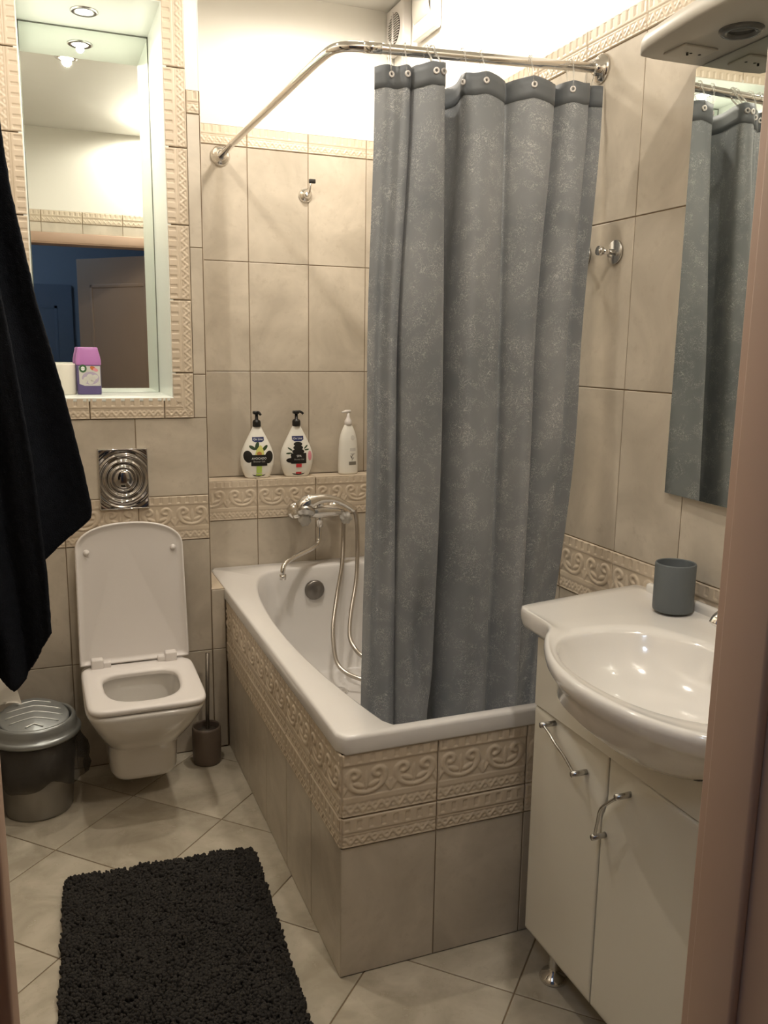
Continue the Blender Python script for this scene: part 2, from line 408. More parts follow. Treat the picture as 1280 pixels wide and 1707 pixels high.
# toilet wall (boxed-out installation wall with a lit mirror niche)
p = Panel((0, YT, 0), (1, 0, 0), (0, 0, 1), (0, -1, 0))
FR = (-.606, 1.121, -.089, 2.376)
rows = [0, ZG, ZLB]
p.grid(cols(XL, XE, XE), rows)
p.grid(cols(XL, XE, XE), [ZL, Z1, Z2, ZTR], [FR])
def pslab(p, u0, v0, u1, v1, t, mi, front): p.slab(u0, v0, u1, v1, t, mi, front)
for r in ((XL, 0, XE, NZ0-.006), (XL, NZ0-.006, NX0-.006, NZ1+.006), (NX1+.006, NZ0-.006, XE, NZ1+.006)): p.slab(*r, .29, 1)
p.slab(XL, NZ1+.006, XE, ZC, .29, 2, -.003)
p.slab(XL, ZTR+HT, FR[0], ZC, .01, 2, -.001); p.slab(FR[2], ZTR+HT, XE, ZC, .01, 2, -.001); p.slab(FR[0], FR[3], FR[2], ZC, .01, 2, -.0005)
p.build('wall_toilet', [M['tile'], M['grout'], M['paint']])
p = Panel((XE+.0035, 0, 0), (0, 1, 0), (0, 0, 1), (1, 0, 0))
p.grid([YT+.001, YT+.22, YU-.001], [.562, ZLB, ZL, Z1, Z2, ZTR, ZTR+HT]); p.slab(YT+.0005, .001, YU-.001, ZTR+HT, .0034, 1); p.slab(YT+.0005, ZTR+HT, YU-.001, ZC-.001, .0034, 2, -.001)
p.build('wall_toilet_return', [M['tile'], M['grout'], M['paint']])
# niche lining
b = MB()
b.box((NX0-.012, YT-.004, NZ0), (NX0, NY+.02, NZ1)); b.box((NX1, YT-.004, NZ0), (NX1+.012, NY+.02, NZ1))
b.box((NX0-.012, YT-.004, NZ1), (NX1+.012, NY+.02, NZ1+.012)); b.box((NX0, NY+.008, NZ0), (NX1, NY+.02, NZ1))
o = b.build('wall_niche_lining', M['nichepaint']); o['kind'] = 'structure'
b = MB(); b.rbox((NX0-.012, YT-.006, NZ0-.012), (NX1+.012, NY+.006, NZ0), .002)
o = b.build('trim_niche_sill', M['nichepaint']); o['kind'] = 'structure'
trim((0, YT-.001, ZLB), (1,0,0), (0,0,1), (0,-1,0), XL, XE, ZL-ZLB, relief_list, [XE-W*4+W*i for i in range(6)])
trim((0, YT-.001, ZTR), (1,0,0), (0,0,1), (0,-1,0), FR[2], XE, HT, relief_trim, [XE-W*i for i in range(6)])
trim((0, YT-.001, ZTR), (1,0,0), (0,0,1), (0,-1,0), XL, FR[0], HT, relief_trim, [XE-W*i for i in range(6)])
# frame of four mitred strips, dentils towards the opening (v = 0 outer edge, ribbon side)
F0, FZ0, F1, FZ1 = FR
trim((0, YT-.004, FZ0), (1,0,0), (0,0,1), (0,-1,0), F0, F1, HT, relief_trim, [-.40+W*i for i in range(-2, 4)], mitre=2)
trim((0, YT-.004, FZ1), (1,0,0), (0,0,-1), (0,-1,0), F0, F1, HT, relief_trim, [-.40+W*i for i in range(-2, 4)], mitre=2)
trim((F1, YT-.004, 0), (0,0,1), (-1,0,0), (0,-1,0), FZ0, FZ1, HT, relief_trim, [FZ0+.14+W*i for i in range(-1, 7)], mitre=2)
trim((F0, YT-.004, 0), (0,0,1), (1,0,0), (0,-1,0), FZ0, FZ1, HT, relief_trim, [FZ0+.14+W*i for i in range(-1, 7)], mitre=2)

# back wall behind the bathtub: upper face, lower built-out face with a ledge
p = Panel((0, YU, 0), (1, 0, 0), (0, 0, 1), (0, -1, 0))
p.grid(cols(XE, XR, .174), [ZL, Z1, Z2, ZTR]); p.slab(XE, 0, XR, ZTR+HT, .12, 1); p.slab(XE, ZTR+HT, XR, ZC, .12, 2, -.001)
p.build('wall_back', [M['tile'], M['grout'], M['paint']])
trim((0, YU-.001, ZTR), (1,0,0), (0,0,1), (0,-1,0), XE, XR, HT, relief_trim, gr(.174))
p = Panel((0, YL, 0), (1, 0, 0), (0, 0, 1), (0, -1, 0))
p.grid(cols(XE, XR, .173), [ZG, ZLB]); p.slab(XE, 0, XR, ZL-.012, YU-YL-.001, 1)
p.build('wall_ledge', [M['tile'], M['grout']])
p = Panel((0, 0, ZL), (1, 0, 0), (0, 1, 0), (0, 0, 1))
p.grid(cols(XE, XR, .173), [YL-.003, YU-.003]); p.slab(XE, YL, XR, YU-.003, .011, 1)
p.build('trim_ledge_top', [M['listello'], M['grout']])
trim((0, YL-.001, ZLB), (1,0,0), (0,0,1), (0,-1,0), XE, XR, ZL-ZLB-.002, relief_list, gr(.173))

# right wall
p = Panel((XR, 0, 0), (0, 1, 0), (0, 0, 1), (-1, 0, 0))
p.grid(cols(YF, YU, .0999), [0, ZG, ZLB]); p.grid(cols(YF, YU, .0999), [ZL, Z1, Z2, ZTR])
p.slab(YF, 0, YU, ZTR+HT, .1, 1); p.slab(YF, ZTR+HT, YU, ZC, .1, 2, -.001)
p.build('wall_right', [M['tile'], M['grout'], M['paint']])
trim((XR-.001, 0, ZTR), (0,1,0), (0,0,1), (-1,0,0), YF, YU-.003, HT, relief_trim, gr(.0999))
trim((XR-.001, 0, ZLB), (0,1,0), (0,0,1), (-1,0,0), YF, YL-.004, ZL-ZLB, relief_list, gr(.0999))
# left wall
p = Panel((XL, 0, 0), (0, 1, 0), (0, 0, 1), (1, 0, 0))
p.grid(cols(YF, YT, YT), [0, ZG, ZLB]); p.grid(cols(YF, YT, YT), [ZL, Z1, Z2, ZTR])
p.slab(YF, 0, YT, ZTR+HT, .1, 1); p.slab(YF, ZTR+HT, YT, ZC, .1, 2, -.001)
p.build('wall_left', [M['tile'], M['grout'], M['paint']])
trim((XL+.001, 0, ZTR), (0,1,0), (0,0,1), (1,0,0), YF, YT-.003, HT, relief_trim, gr(YT), step=.004)
trim((XL+.001, 0, ZLB), (0,1,0), (0,0,1), (1,0,0), YF, YT-.003, ZL-ZLB, relief_list, gr(YT), step=.003)
# front wall with the doorway
DX0, DX1, DZ, FT2 = -.588, .158, 1.905, .12
p = Panel((0, YF, 0), (1, 0, 0), (0, 0, 1), (0, 1, 0))
hole = (DX0-.055, -1, DX1+.055, DZ+.06)
p.grid(cols(XL, XR, .174), [0, ZG, ZLB, ZL, Z1, Z2, ZTR], [hole])
for r in ((XL, 0, DX0-.010, ZTR+HT), (DX1+.010, 0, XR, ZTR+HT), (DX0-.010, DZ+.010, DX1+.010, ZTR+HT)): p.slab(*r, FT2, 1)
p.slab(XL, ZTR+HT, XR, ZC, FT2, 2, -.001)
p.build('wall_front', [M['tile'], M['grout'], M['paint']])
trim((0, YF+.001, ZTR), (1,0,0), (0,0,1), (0,1,0), XL, XR, HT, relief_trim, gr(.174), step=.0025)
# bathtub surround
p = Panel((0, 0, 0), (1, 0, 0), (0, 0, 1), (0, -1, 0)); ZT, ZA, ZB = .520, .377, .307
p.grid(cols(0, XR-.003, 0), [0.001, ZB]); p.slab(.0022, .001, XR-.003, ZT, .03, 1)
p.build('wall_bathtub_front', [M['tile'], M['grout']])
trim((0, -.001, ZA), (1,0,0), (0,0,1), (0,-1,0), .001, XR-.003, ZT-ZA, relief_list, gr(0))
trim((0, -.001, ZB), (1,0,0), (0,0,1), (0,-1,0), .001, XR-.003, ZA-ZB, relief_trim, gr(0))
p = Panel((0, 0, 0), (0, 1, 0), (0, 0, 1), (-1, 0, 0))
p.grid(cols(0, YT-.0005, .218), [0.001, ZB]); p.slab(.0022, .001, YT-.0005, ZT, .03, 1)
p.build('wall_bathtub_side', [M['tile'], M['grout']])
trim((-.001, 0, ZA), (0,1,0), (0,0,1), (-1,0,0), .001, YT-.003, ZT-ZA, relief_list, gr(.216))
trim((-.001, 0, ZB), (0,1,0), (0,0,1), (-1,0,0), .001, YT-.003, ZA-ZB, relief_trim, gr(.216))
# tiled pier that fills the gap between the installation wall and the bathtub
p = Panel((0, YT, 0), (1, 0, 0), (0, 0, 1), (0, -1, 0))
p.grid([XE+.001, -.004], [0.001, ZG, .556]); p.slab(XE+.001, .001, -.002, .556, YL-YT-.005, 1)
p.build('wall_pier', [M['tile'], M['grout']])
p = Panel((0, 0, .559), (1, 0, 0), (0, 1, 0), (0, 0, 1)); p.rect(XE+.001, YT, -.006, YL-.004); p.build('trim_pier_top', [M['listello'], M['grout']])
# ceiling and hallway
b = MB(); b.box((XL-.1, YF-.12, ZC), (XR+.1, YU+.12, ZC+.05)); o = b.build('ceiling', M['ceil']); o['kind'] = 'structure'
HX0, HX1, HY = -1.5, 1.1, -2.75
for nm, a, c, m in (('wall_hall_back', (HX0, HY-.05, 0), (HX1, HY, ZC), 'hallwall'), ('wall_hall_left', (HX0-.05, HY, 0), (HX0, YF-.12, ZC), 'hallwall'),
                    ('wall_hall_right', (HX1, HY, 0), (HX1+.05, YF-.12, ZC), 'hallwall'), ('floor_hall', (HX0, HY, -.05), (HX1, YF-.12, 0), 'hallwood'),
                    ('ceiling_hall', (HX0, HY, ZC), (HX1, YF-.12, ZC+.05), 'hallwall'),
                    ('wall_hall_front_left', (HX0, YF-.125, 0), (DX0-.005, YF-.12, ZC), 'hallwall'), ('wall_hall_front_right', (DX1+.005, YF-.125, 0), (HX1, YF-.12, ZC), 'hallwall'),
                    ('wall_hall_front_top', (DX0-.005, YF-.125, DZ+.005), (DX1+.005, YF-.12, ZC), 'hallwall')):
    b = MB(); b.box(a, c); o = b.build(nm, M[m]); o['kind'] = 'structure'

# door frame (jambs, header, casings) and the open leaf in the hallway
d = empty('door_1', (DX1, YF-.12, 0)); d['kind'] = 'structure'
b = MB(); y0, y1 = YF-.132, YF+.012
b.rbox((DX1, y0, 0), (DX1+.022, y1-.001, DZ), .003); b.rbox((DX0-.022, y0, 0), (DX0, y1-.001, DZ), .003); b.rbox((DX0-.022, y0, DZ), (DX1+.022, y1-.001, DZ+.022), .003)
b.build('door_lining', M['casing'], d)
b = MB()
b.rbox((DX1-.012, YF-.075, 0), (DX1+.001, YF-.010, DZ-.001), .004); b.rbox((DX0-.001, YF-.075, 0), (DX0+.012, YF-.010, DZ-.001), .004)
b.build('door_stop', M['casing'], d)
b = MB()
for (yy0, yy1) in ((YF+.001, YF+.014), (YF-.139, YF-.1255)):
    b.rbox((DX1+.004, yy0, 0), (DX1+.058, yy1, DZ+.06), .004); b.rbox((DX0-.058, yy0, 0), (DX0-.004, yy1, DZ+.06), .004); b.rbox((DX0-.004, yy0, DZ+.006), (DX1+.004, yy1, DZ+.06), .004)
b.build('casing', M['casing'], d)
def leaf(name, mt, loc, ang, wd, ht, label=None, kind='structure'):
    e = empty(name, loc); e['kind'] = kind; e.rotation_euler = (0, 0, ang)
    W4 = world_of(e)
    def T(b):
        b.v = [tuple(W4 @ Vector(v)) for v in b.v]; return b
    b = MB(); b.box((0, 0, .008), (wd, .038, ht)); b2 = MB()
    for (z0, z1) in ((.18, .82), (.98, ht-.16)):
        for (x0, x1) in ((.11, wd-.11),):
            for yy in (-.004, .036):
                b2.rbox((x0, yy, z0), (x0+.022, yy+.006, z1), .002); b2.rbox((x1-.022, yy, z0), (x1, yy+.006, z1), .002)
                b2.rbox((x0, yy, z0), (x1, yy+.006, z0+.022), .002); b2.rbox((x0, yy, z1-.022), (x1, yy+.006, z1), .002)
    T(b).build('leaf', mt, e); T(b2).build('panel_moulding', mt, e)
    b3 = MB()
    for s in (-1, 1):
        yy = .019+s*.019
        b3.tube([(wd-.06, yy, .98), (wd-.06, yy+s*.045, .98)], .008); b3.tube([(wd-.06, yy+s*.045, .98), (wd-.17, yy+s*.045, .98)], .008)
    T(b3).build('door_handle', M['satin'], e)
    return e
leaf('door_2', M['leaf'], (.172, YF-.137, 0), PI+.865, .70, 1.885)
hd = mat('hall_door_blue', (.17, .21, .28), .5)
leaf('door_3', hd, (-1.02, HY+.002, 0), 0, .74, 1.80)

# ---------------------------------------------------------------- bathtub
tub = empty('bathtub', (.36, .72, 0)); tag(tub, 'white built-in bathtub with tiled sides, standing under the grey curtain', 'bathtub')
X0, X1, Y0, Y1, ZR = -.006, XR-.004, -.006, YL-.004, .560
def sel(cx, cy, hx, hy, n, z, N_=160, skew=0):
    out = []
    for j in range(N_):
        a = 2*PI*(j+.5)/N_; c, s = math.cos(a), math.sin(a)
        k = (abs(c)**n+abs(s)**n)**(-1/n)
        out.append((cx+hx*k*c+skew*s, cy+hy*k*s, z))
    return out
def rrect(x0, y0, x1, y1, z, n=220, N_=160):
    return sel((x0+x1)/2, (y0+y1)/2, (x1-x0)/2, (y1-y0)/2, n, z, N_)
b = MB()
R = [rrect(X0+.012, Y0+.012, X1-.012, Y1-.012, .5220), rrect(X0+.001, Y0+.001, X1, Y1, .5206), rrect(X0, Y0, X1, Y1, .524), rrect(X0, Y0, X1, Y1, .552),
     rrect(X0+.002, Y0+.002, X1, Y1, .558), rrect(X0+.007, Y0+.007, X1-.004, Y1-.004, ZR)]
cx, cy, hx, hy = .367, .698, .311, .675
def tin(dx, dy, z, n=60, nb=6, dyc=0):
    out = []
    for (x, y, _), (x2, y2, _) in zip(sel(cx, cy+dyc, hx-dx, hy-dy, n, z), sel(cx, cy+dyc, hx-dx, hy-dy, nb, z)):
        if y > cy: x, y = x2, y2
        k = max(0, (cx-x)/hx); x += .145*(y-.66)**2*k
        out.append((x, y, z))
    return out
R += [tin(-.006, -.005, ZR+.0005), tin(0, 0, ZR-.002), tin(.004, .004, ZR-.010), tin(.012, .014, .50, 12), tin(.026, .040, .38, 10, 6, .01), tin(.045, .085, .26, 8, 5.5, .015),
      tin(.065, .13, .20, 6, 5, .02), tin(.10, .18, .175, 5, 4.5, .02), tin(.17, .28, .168, 4, 4, .02), tin(hx-.02, hy-.05, .165, 3, 3, .02)]
b.rings(R, True, False, True); b.build('tub_shell', M['acrylic'], tub)
b = MB(); b.lathe([(.0, .0), (.028, 0), (.036, .004), (.037, .012), (.033, .020), (.012, .022), (.0, .022)][::-1], (.354, 1.362, .476), 'Y', 40)
b.lathe([(.036, -.012), (.036, 0), (.0, 0)], (.354, 1.362, .476), 'Y', 40); b.build('overflow_knob', mat('knob_grey', (.22, .205, .19), .32, .8), tub)['label'] = 'round grey metal overflow knob'
b = MB(); b.lathe([(.0, .006), (.028, .005), (.034, .001), (.034, -.004)], (.37, 1.12, .172), 'Z', 32); b.build('drain', M['chrome'], tub)

# ---------------------------------------------------------------- bath mixer tap, spout, hose, hand shower
mx = empty('bath_mixer_tap', (.39, YL, .76)); tag(mx, 'chrome bath mixer tap with clear knobs and swivel spout on the wall above the tub', 'tap')
b = MB(); b.lathe([(.034, 0), (.034, .004), (.028, .014), (.015, .020), (.013, .045)], (.315, YL-.001, .752), 'Y', 32); b.build('wall_flange', M['chrome'], mx); b = MB(); b.lathe([(.034, 0), (.034, .004), (.028, .014), (.015, .020), (.013, .045)], (.465, YL-.001, .752), 'Y', 32)
b.build('wall_flange', M['chrome'], mx)
b = MB(); b.tube([(.285, 1.407, .752), (.292, 1.407, .752), (.33, 1.405, .755), (.39, 1.402, .757), (.45, 1.405, .755), (.490, 1.407, .752), (.497, 1.407, .752)], [.006, .019, .021, .026, .021, .019, .006], 24)
b.tube([(.388, 1.402, .757), (.388, 1.402, .700)], .014, 20); b.build('body', M['chrome'], mx)
for kx, kz in ((.322, .738), (.478, .738)):
    b = MB(); prof = [(.0, .045), (.012, .045), (.019, .040), (.021, .028), (.018, .014), (.010, .008), (.008, 0)]
    rr = []
    Mx = Matrix.Rotation(PI/2+.35, 3, 'X')
    for r_, z_ in prof[::-1]:
        rr.append([Mx @ Vector((r_*(1+.13*math.cos(6*2*PI*j/48))*math.cos(2*PI*j/48), r_*(1+.13*math.cos(6*2*PI*j/48))*math.sin(2*PI*j/48), z_))+Vector((kx, 1.392, kz+.006)) for j in range(48)])
    b.rings(rr, True, True, True); b.build('knob', M['frost'], mx)['label'] = 'clear frosted plastic knob'
sp = catmull([(.388, 1.402, .715), (.386, 1.397, .675), (.378, 1.388, .644), (.350, 1.365, .630), (.290, 1.335, .616), (.245, 1.308, .604), (.224, 1.290, .592), (.217, 1.282, .574), (.217, 1.281, .556)], 6)
b = MB(); b.tube(sp, .0088, 16); b.tube([(.217, 1.281, .562), (.217, 1.281, .545)], .0115, 20); b.build('spout', M['chrome'], mx)
b = MB(); b.rbox((.376, 1.385, .775), (.402, 1.415, .800), .005); b.tube([(.389, 1.40, .79), (.389, 1.375, .797)], .008); b.build('cradle', M['chrome'], mx)
hs = empty('hand_shower', (.35, 1.37, .79)); tag(hs, 'chrome hand shower resting on the bath mixer tap', 'hand shower')
b = MB(); hp = catmull([(.296, 1.372, .770), (.318, 1.368, .789), (.350, 1.366, .804), (.395, 1.366, .810), (.440, 1.368, .802), (.480, 1.370, .782), (.512, 1.371, .760)], 6)
rad = np.interp(np.linspace(0, 1, len(hp)), [0, .10, .28, .42, .6, .85, 1], [.012, .026, .029, .020, .0135, .0115, .0125]); b.tube(hp, list(rad), 24)
b.build('handle', M['chrome'], hs)
b = MB(); Mh = Matrix.Rotation(2.5, 3, 'X') @ Matrix.Rotation(-.25, 3, 'Y')
b.lathe([(.0, .016), (.028, .015), (.033, .010), (.034, 0), (.026, -.006)], (.325, 1.362, .770), 'Z', 32, M=Mh); b.build('spray_head', M['satin'], hs)
hose = [(.480, 1.395, .722), (.475, 1.385, .648), (.459, 1.35, .565), (.428, 1.31, .468), (.391, 1.245, .377), (.378, 1.20, .313), (.378, 1.16, .260), (.400, 1.12, .234), (.45, 1.08, .216),
        (.53, 1.0, .200), (.60, .95, .196), (.635, .99, .205), (.61, 1.05, .225), (.53, 1.09, .255), (.464, 1.12, .285), (.444, 1.16, .305), (.438, 1.20, .340), (.460, 1.25, .411), (.499, 1.31, .504), (.519, 1.35, .606), (.524, 1.37, .692), (.519, 1.371, .738), (.512, 1.371, .762)]
b = MB(); hc = catmull(hose, 28); b.tube(hc, [.0074+(.0009 if i % 2 else 0) for i in range(len(hc))], 10)
b.tube([(.480, 1.397, .745), (.480, 1.394, .715)], .0105, 16)
o = b.build('shower_hose', M['hose'], None, origin=(.45, 1.3, .3)); tag(o, 'flexible metal shower hose looping down into the bathtub', 'hose')

# ---------------------------------------------------------------- toilet
tc_ = (-.305, 1.16, 0); wc = empty('toilet', tc_); tag(wc, 'white wall-hung toilet with raised lid between the bin and the brush', 'toilet')
CX = -.305
def dsec(hw, yf, yb, z, n=3.2, N_=96, cx=CX, taper=0, nb=9):
    """D-shaped section: squarish back at yb, rounded front at yf"""
    out = []; ym = (yf+yb)/2; hy = (yb-yf)/2
    for j in range(N_):
        a = 2*PI*(j+.5)/N_; c, s = math.cos(a), math.sin(a)
        nn = n if s < 0 else nb
        k = (abs(c)**nn+abs(s)**nn)**(-1/nn)
        yy = ym+hy*k*s; wk = 1-taper*(yb-yy)/(yb-yf)
        out.append((cx+hw*k*c*wk, yy, z))
    return out
b = MB(); yb = YT-.003
R = [dsec(.080, .92, yb, .074, 4), dsec(.096, .905, yb, .078, 4), dsec(.100, .90, yb, .09, 4), dsec(.102, .895, yb, .14, 4), dsec(.104, .885, yb, .178, 4), dsec(.110, .868, yb, .190, 3.6), dsec(.122, .835, yb, .212, 3.4),
     dsec(.140, .785, yb, .255, 3.4), dsec(.156, .752, yb, .300, 4.2), dsec(.1635, .738, yb, .332, 5.5), dsec(.1645, .735, yb, .342, 6), dsec(.162, .738, yb-.002, .348, 6), dsec(.158, .742, yb-.006, .350, 6),
     dsec(.126, .780, 1.065, .350, 3), dsec(.120, .784, 1.060, .345, 3), dsec(.122, .785, 1.062, .320, 3), dsec(.114, .795, 1.060, .27, 2.8), dsec(.088, .865, 1.03, .225, 2.6), dsec(.066, .92, 1.03, .195, 2.3), dsec(.050, .95, 1.02, .180, 2.2), dsec(.03, .96, 1.0, .175, 2)]
b.rings(R, True, True, True); b.build('bowl', M['ceramic'], wc)
b = MB()   # seat ring
so = lambda i, z: dsec(.167-i, .737+i, 1.105-i, z, 8, taper=.03, cx=CX+.002)
si = lambda i, z: dsec(.112+i, .796-i, 1.024+i, z, 2.6, taper=.10, nb=4)
R = [si(.002, .352), so(.006, .352), so(.001, .356), so(0, .362), so(.0015, .3675), so(.006, .3705), so(.016, .3715), si(.022, .3712), si(.010, .3695), si(.002, .365), si(0, .360), si(.002, .352)]
b.rings(R, True); b.build('seat', M['plastic'], wc)
# lid: upright, leaning back; local (u across, v up, n toward the room)
lid = empty('lid', (0, 0, 0)); lid.parent = wc; lid.location = (0, -.055, .362)
LM = Matrix.Translation(Vector((CX, 1.108, .372))) @ Matrix.Rotation(-.115, 4, 'X')
def lidout(i, n=.0):
    hw = .1655-i; v0 = .350; h_ = .088-i; out = [(t*hw, i, n) for t in np.linspace(-1, 1, 25)]
    sd = [(hw-(v/v0)*.004, v, n) for v in np.linspace(.02, v0-.01, 14)]
    hw2 = hw-.004; tp = []
    for a in np.linspace(0, PI, 61):
        c, s_ = math.cos(a), math.sin(a); k = (abs(c)**2.7+abs(s_)**2.7)**(-1/2.7); kk = (abs(c)**3.0+abs(s_)**1.75)**0
        tp.append((hw2*k*c, v0+h_*k*s_*(.86+.14*s_*s_), n))
    return out+sd+tp+[(-x, v, z) for x, v, z in sd[::-1]]
def LT(r): return [tuple(LM @ Vector((x, -n, v))) for x, v, n in r]
b = MB()
R = [LT(lidout(.006, -.004)), LT(lidout(.001, -.001)), LT(lidout(0, .006)), LT(lidout(.001, .012)), LT(lidout(.004, .0145)), LT(lidout(.007, .012)), LT(lidout(.010, .007)), LT(lidout(.020, .005))]
b.rings(R, True, True, True); 
lid.parent = None; bpy.data.objects.remove(lid)
b.build('lid', M['plastic'], wc)
b = MB()
for bx in (-.128, .130):
    c = LM @ Vector((bx, -.006, .352)); b.lathe([(.008, 0), (.0085, .006), (.006, .010), (0, .011)], (c.x, c.y, c.z), 'Y', 20)
    b.build('bumper', M['plastic'], wc); b = MB()
for bx in (-.115, .105):
    b = MB(); b.rbox((CX+bx-.018, 1.070, .366), (CX+bx+.018, 1.100, .400), .005); b.rbox((CX+bx+(.016 if bx < 0 else -.040), 1.075, .366), (CX+bx+(.040 if bx < 0 else -.016), 1.098, .388), .004)
    b.build('hinge', M['plastic'], wc)

# flush plate
fpz = empty('flush_plate', (-.311, YT, .937)); tag(fpz, 'square chrome flush plate with concentric ripples above the toilet', 'flush plate')
n = 150; b = MB(); vs = []; fs = []
for i in range(n+1):
    for j in range(n+1):
        x = -.072+.144*i/n; z = -.092+.184*j/n; r = math.hypot(x, z+.0)
        dome = .010*math.sqrt(max(0, 1-(r/.031)**2)) if r < .031 else 0
        rip = .0028*math.cos((r-.036)*2*PI/.0185)*math.exp(-((r-.05)/.045)**2) if r > .031 else 0
        if r > .031: rip *= min(1, (r-.031)/.004)
        yv = YT-.012-dome-rip
        if i in (0, n) or j in (0, n): yv = YT-.0125
        vs.append((-.311+x, yv, .937+z))
for i in range(n):
    for j in range(n):
        a = i*(n+1)+j; fs.append((a, a+n+1, a+n+2, a+1))
b.add(vs, fs, 0, True); b.build('rippled_button', mat('chrome_dimmed', (.42, .40, .385), .07, 1), fpz)  # chrome darkened to stand for the dim surroundings it reflects
b = MB(); x0, x1, z0, z1 = -.3845, -.2375, .8435, 1.0305
b.rbox((x0, YT-.0145, z0), (x0+.003, YT-.001, z1), .001); b.rbox((x1-.003, YT-.0145, z0), (x1, YT-.001, z1), .001)
b.rbox((x0, YT-.0145, z0), (x1, YT-.001, z0+.003), .001); b.rbox((x0, YT-.0145, z1-.003), (x1, YT-.001, z1), .001)
b.build('rim', M['chrome'], fpz)

# ---------------------------------------------------------------- niche mirror, lamp, items
o = MB(); o.box((NX0+.0005, NY, NZ0+.001), (NX1-.0005, NY+.006, NZ1-.001)); o = o.build('wall_mirror', M['mirror'], origin=((NX0+NX1)/2, NY, NZ0))
tag(o, 'tall mirror filling the back of the lit white niche', 'mirror')
b = MB()
for a, c in (((NX0, NY-.0015, NZ1-.004), (NX1, NY-.0002, NZ1-.0005)), ((NX1-.003, NY-.0015, NZ0+.001), (NX1-.0005, NY-.0002, NZ1-.001)), ((NX0+.0005, NY-.0015, NZ0+.001), (NX0+.003, NY-.0002, NZ1-.001))): b.box(a, c)
b.build('mirror_edge', mat('mirror_edge_grey', (.16, .17, .14), .5), o)
def spotlight(name, x, y, z, label, watts, on=True, ring='satin', r=.038, ang=2.6, group=None, soft=.02, col=WARM):
    e = empty(name, (x, y, z)); tag(e, label, 'ceiling light', group)
    b = MB(); b.lathe([(r*.62, -.001), (r*.66, -.005), (r*.86, -.006), (r, -.003), (r, .0)], (x, y, z), 'Z', 40, cap=False); b.build('bezel', M[ring], e)
    b = MB(); b.lathe([(0, -.0035), (r*.63, -.0035), (r*.64, -.001)], (x, y, z), 'Z', 32); b.build('lens', M['lens'] if on else M['lensoff'], e)
    if on:
        l = bpy.data.lights.new(name+'_bulb', 'SPOT'); l.energy = watts; l.color = col; l.spot_size = ang; l.spot_blend = .35; l.shadow_soft_size = soft
        lo = bpy.data.objects.new('bulb', l); COL.objects.link(lo); lo.parent = e; lo.location = (0, 0, -.016)
    return e
spotlight('niche_spotlight', -.353, 1.344, NZ1, 'round recessed spotlight shining in the top of the mirror niche', NICHE_W, r=.040, ang=2.75, soft=.012)
names = ['above the bathtub', 'above the bath mat', 'near the door, added to brighten the front wall']
for (x, y, wt, sr), nm in zip(CEIL_SPOTS, names):
    spotlight('ceiling_spotlight', x, y, ZC, 'round recessed ceiling spotlight '+nm, wt, r=.045, ang=3.12, soft=sr, group='recessed ceiling spotlights')
# added fill lamp, out of view: stands in for cool daylight in the hallway
hl = empty('hall_fill_lamp', (-.95, -1.5, ZC)); tag(hl, 'added hallway fill lamp, unseen, giving bluish light', 'ceiling light')
b = MB(); b.lathe([(0, -.06), (.08, -.05), (.12, -.02), (.125, 0)], (-.95, -1.5, ZC), 'Z', 32); b.build('glass_bowl', mat('hall_fill_glass', (.8, .85, .9), .4, emit=(.55, .72, 1), es=1.5), hl)
l = bpy.data.lights.new('hall_fill_bulb', 'POINT'); l.energy = HALL_W; l.color = (.62, .78, 1); l.shadow_soft_size = .1
lo = bpy.data.objects.new('bulb', l); COL.objects.link(lo); lo.parent = hl; lo.location = (0, 0, -.12)

# decals: flat outlines and text laid on a curved front y = f(x, z)
def decal(name, pts, mt, parent, f, off=.0004, res=None):
    b = MB(); P = [Vector((x, z)) for x, z in pts]; c = sum(P, Vector((0, 0)))/len(P)
    rings = []
    K = 5
    # densify
    Q = []
    for i in range(len(P)):
        a, d = P[i], P[(i+1) % len(P)]; m = max(1, int((d-a).length/.003))
        for k in range(m): Q.append(a.lerp(d, k/m))
    for k in range(1, K+1):
        rings.append([(c.x+(q_.x-c.x)*k/K, 0, c.y+(q_.y-c.y)*k/K) for q_ in Q])
    rings = [[(x, f(x, z)-off, z) for x, _, z in r] for r in rings]
    b.rings(rings, True, True, False, smooth=True); return b.build(name, mt, parent, recalc=False)
def text(name, s, size, cx_, cz_, mt, parent, f, off=.0008):
    cu = bpy.data.curves.new(name, 'FONT'); cu.body = s; cu.size = size; cu.align_x = 'CENTER'; cu.align_y = 'CENTER'
    t = bpy.data.objects.new(name, cu); COL.objects.link(t)
    dg = bpy.context.evaluated_depsgraph_get(); me = bpy.data.meshes.new_from_object(t.evaluated_get(dg))
    bpy.data.objects.remove(t)
    b = MB(); b.add([(cx_+v.co.x, f(cx_+v.co.x, cz_+v.co.y)-off, cz_+v.co.y) for v in me.vertices], [list(p_.vertices) for p_ in me.polygons])
    return b.build(name, mt, parent, recalc=False)
def ell(cx_, cz_, a, b_, n=24, rot=0):
    return [(cx_+a*math.cos(t)*math.cos(rot)-b_*math.sin(t)*math.sin(rot), cz_+a*math.cos(t)*math.sin(rot)+b_*math.sin(t)*math.cos(rot)) for t in [2*PI*i/n for i in range(n)]]
def rc(x0, z0, x1, z1): return [(x0, z0), (x1, z0), (x1, z1), (x0, z1)]

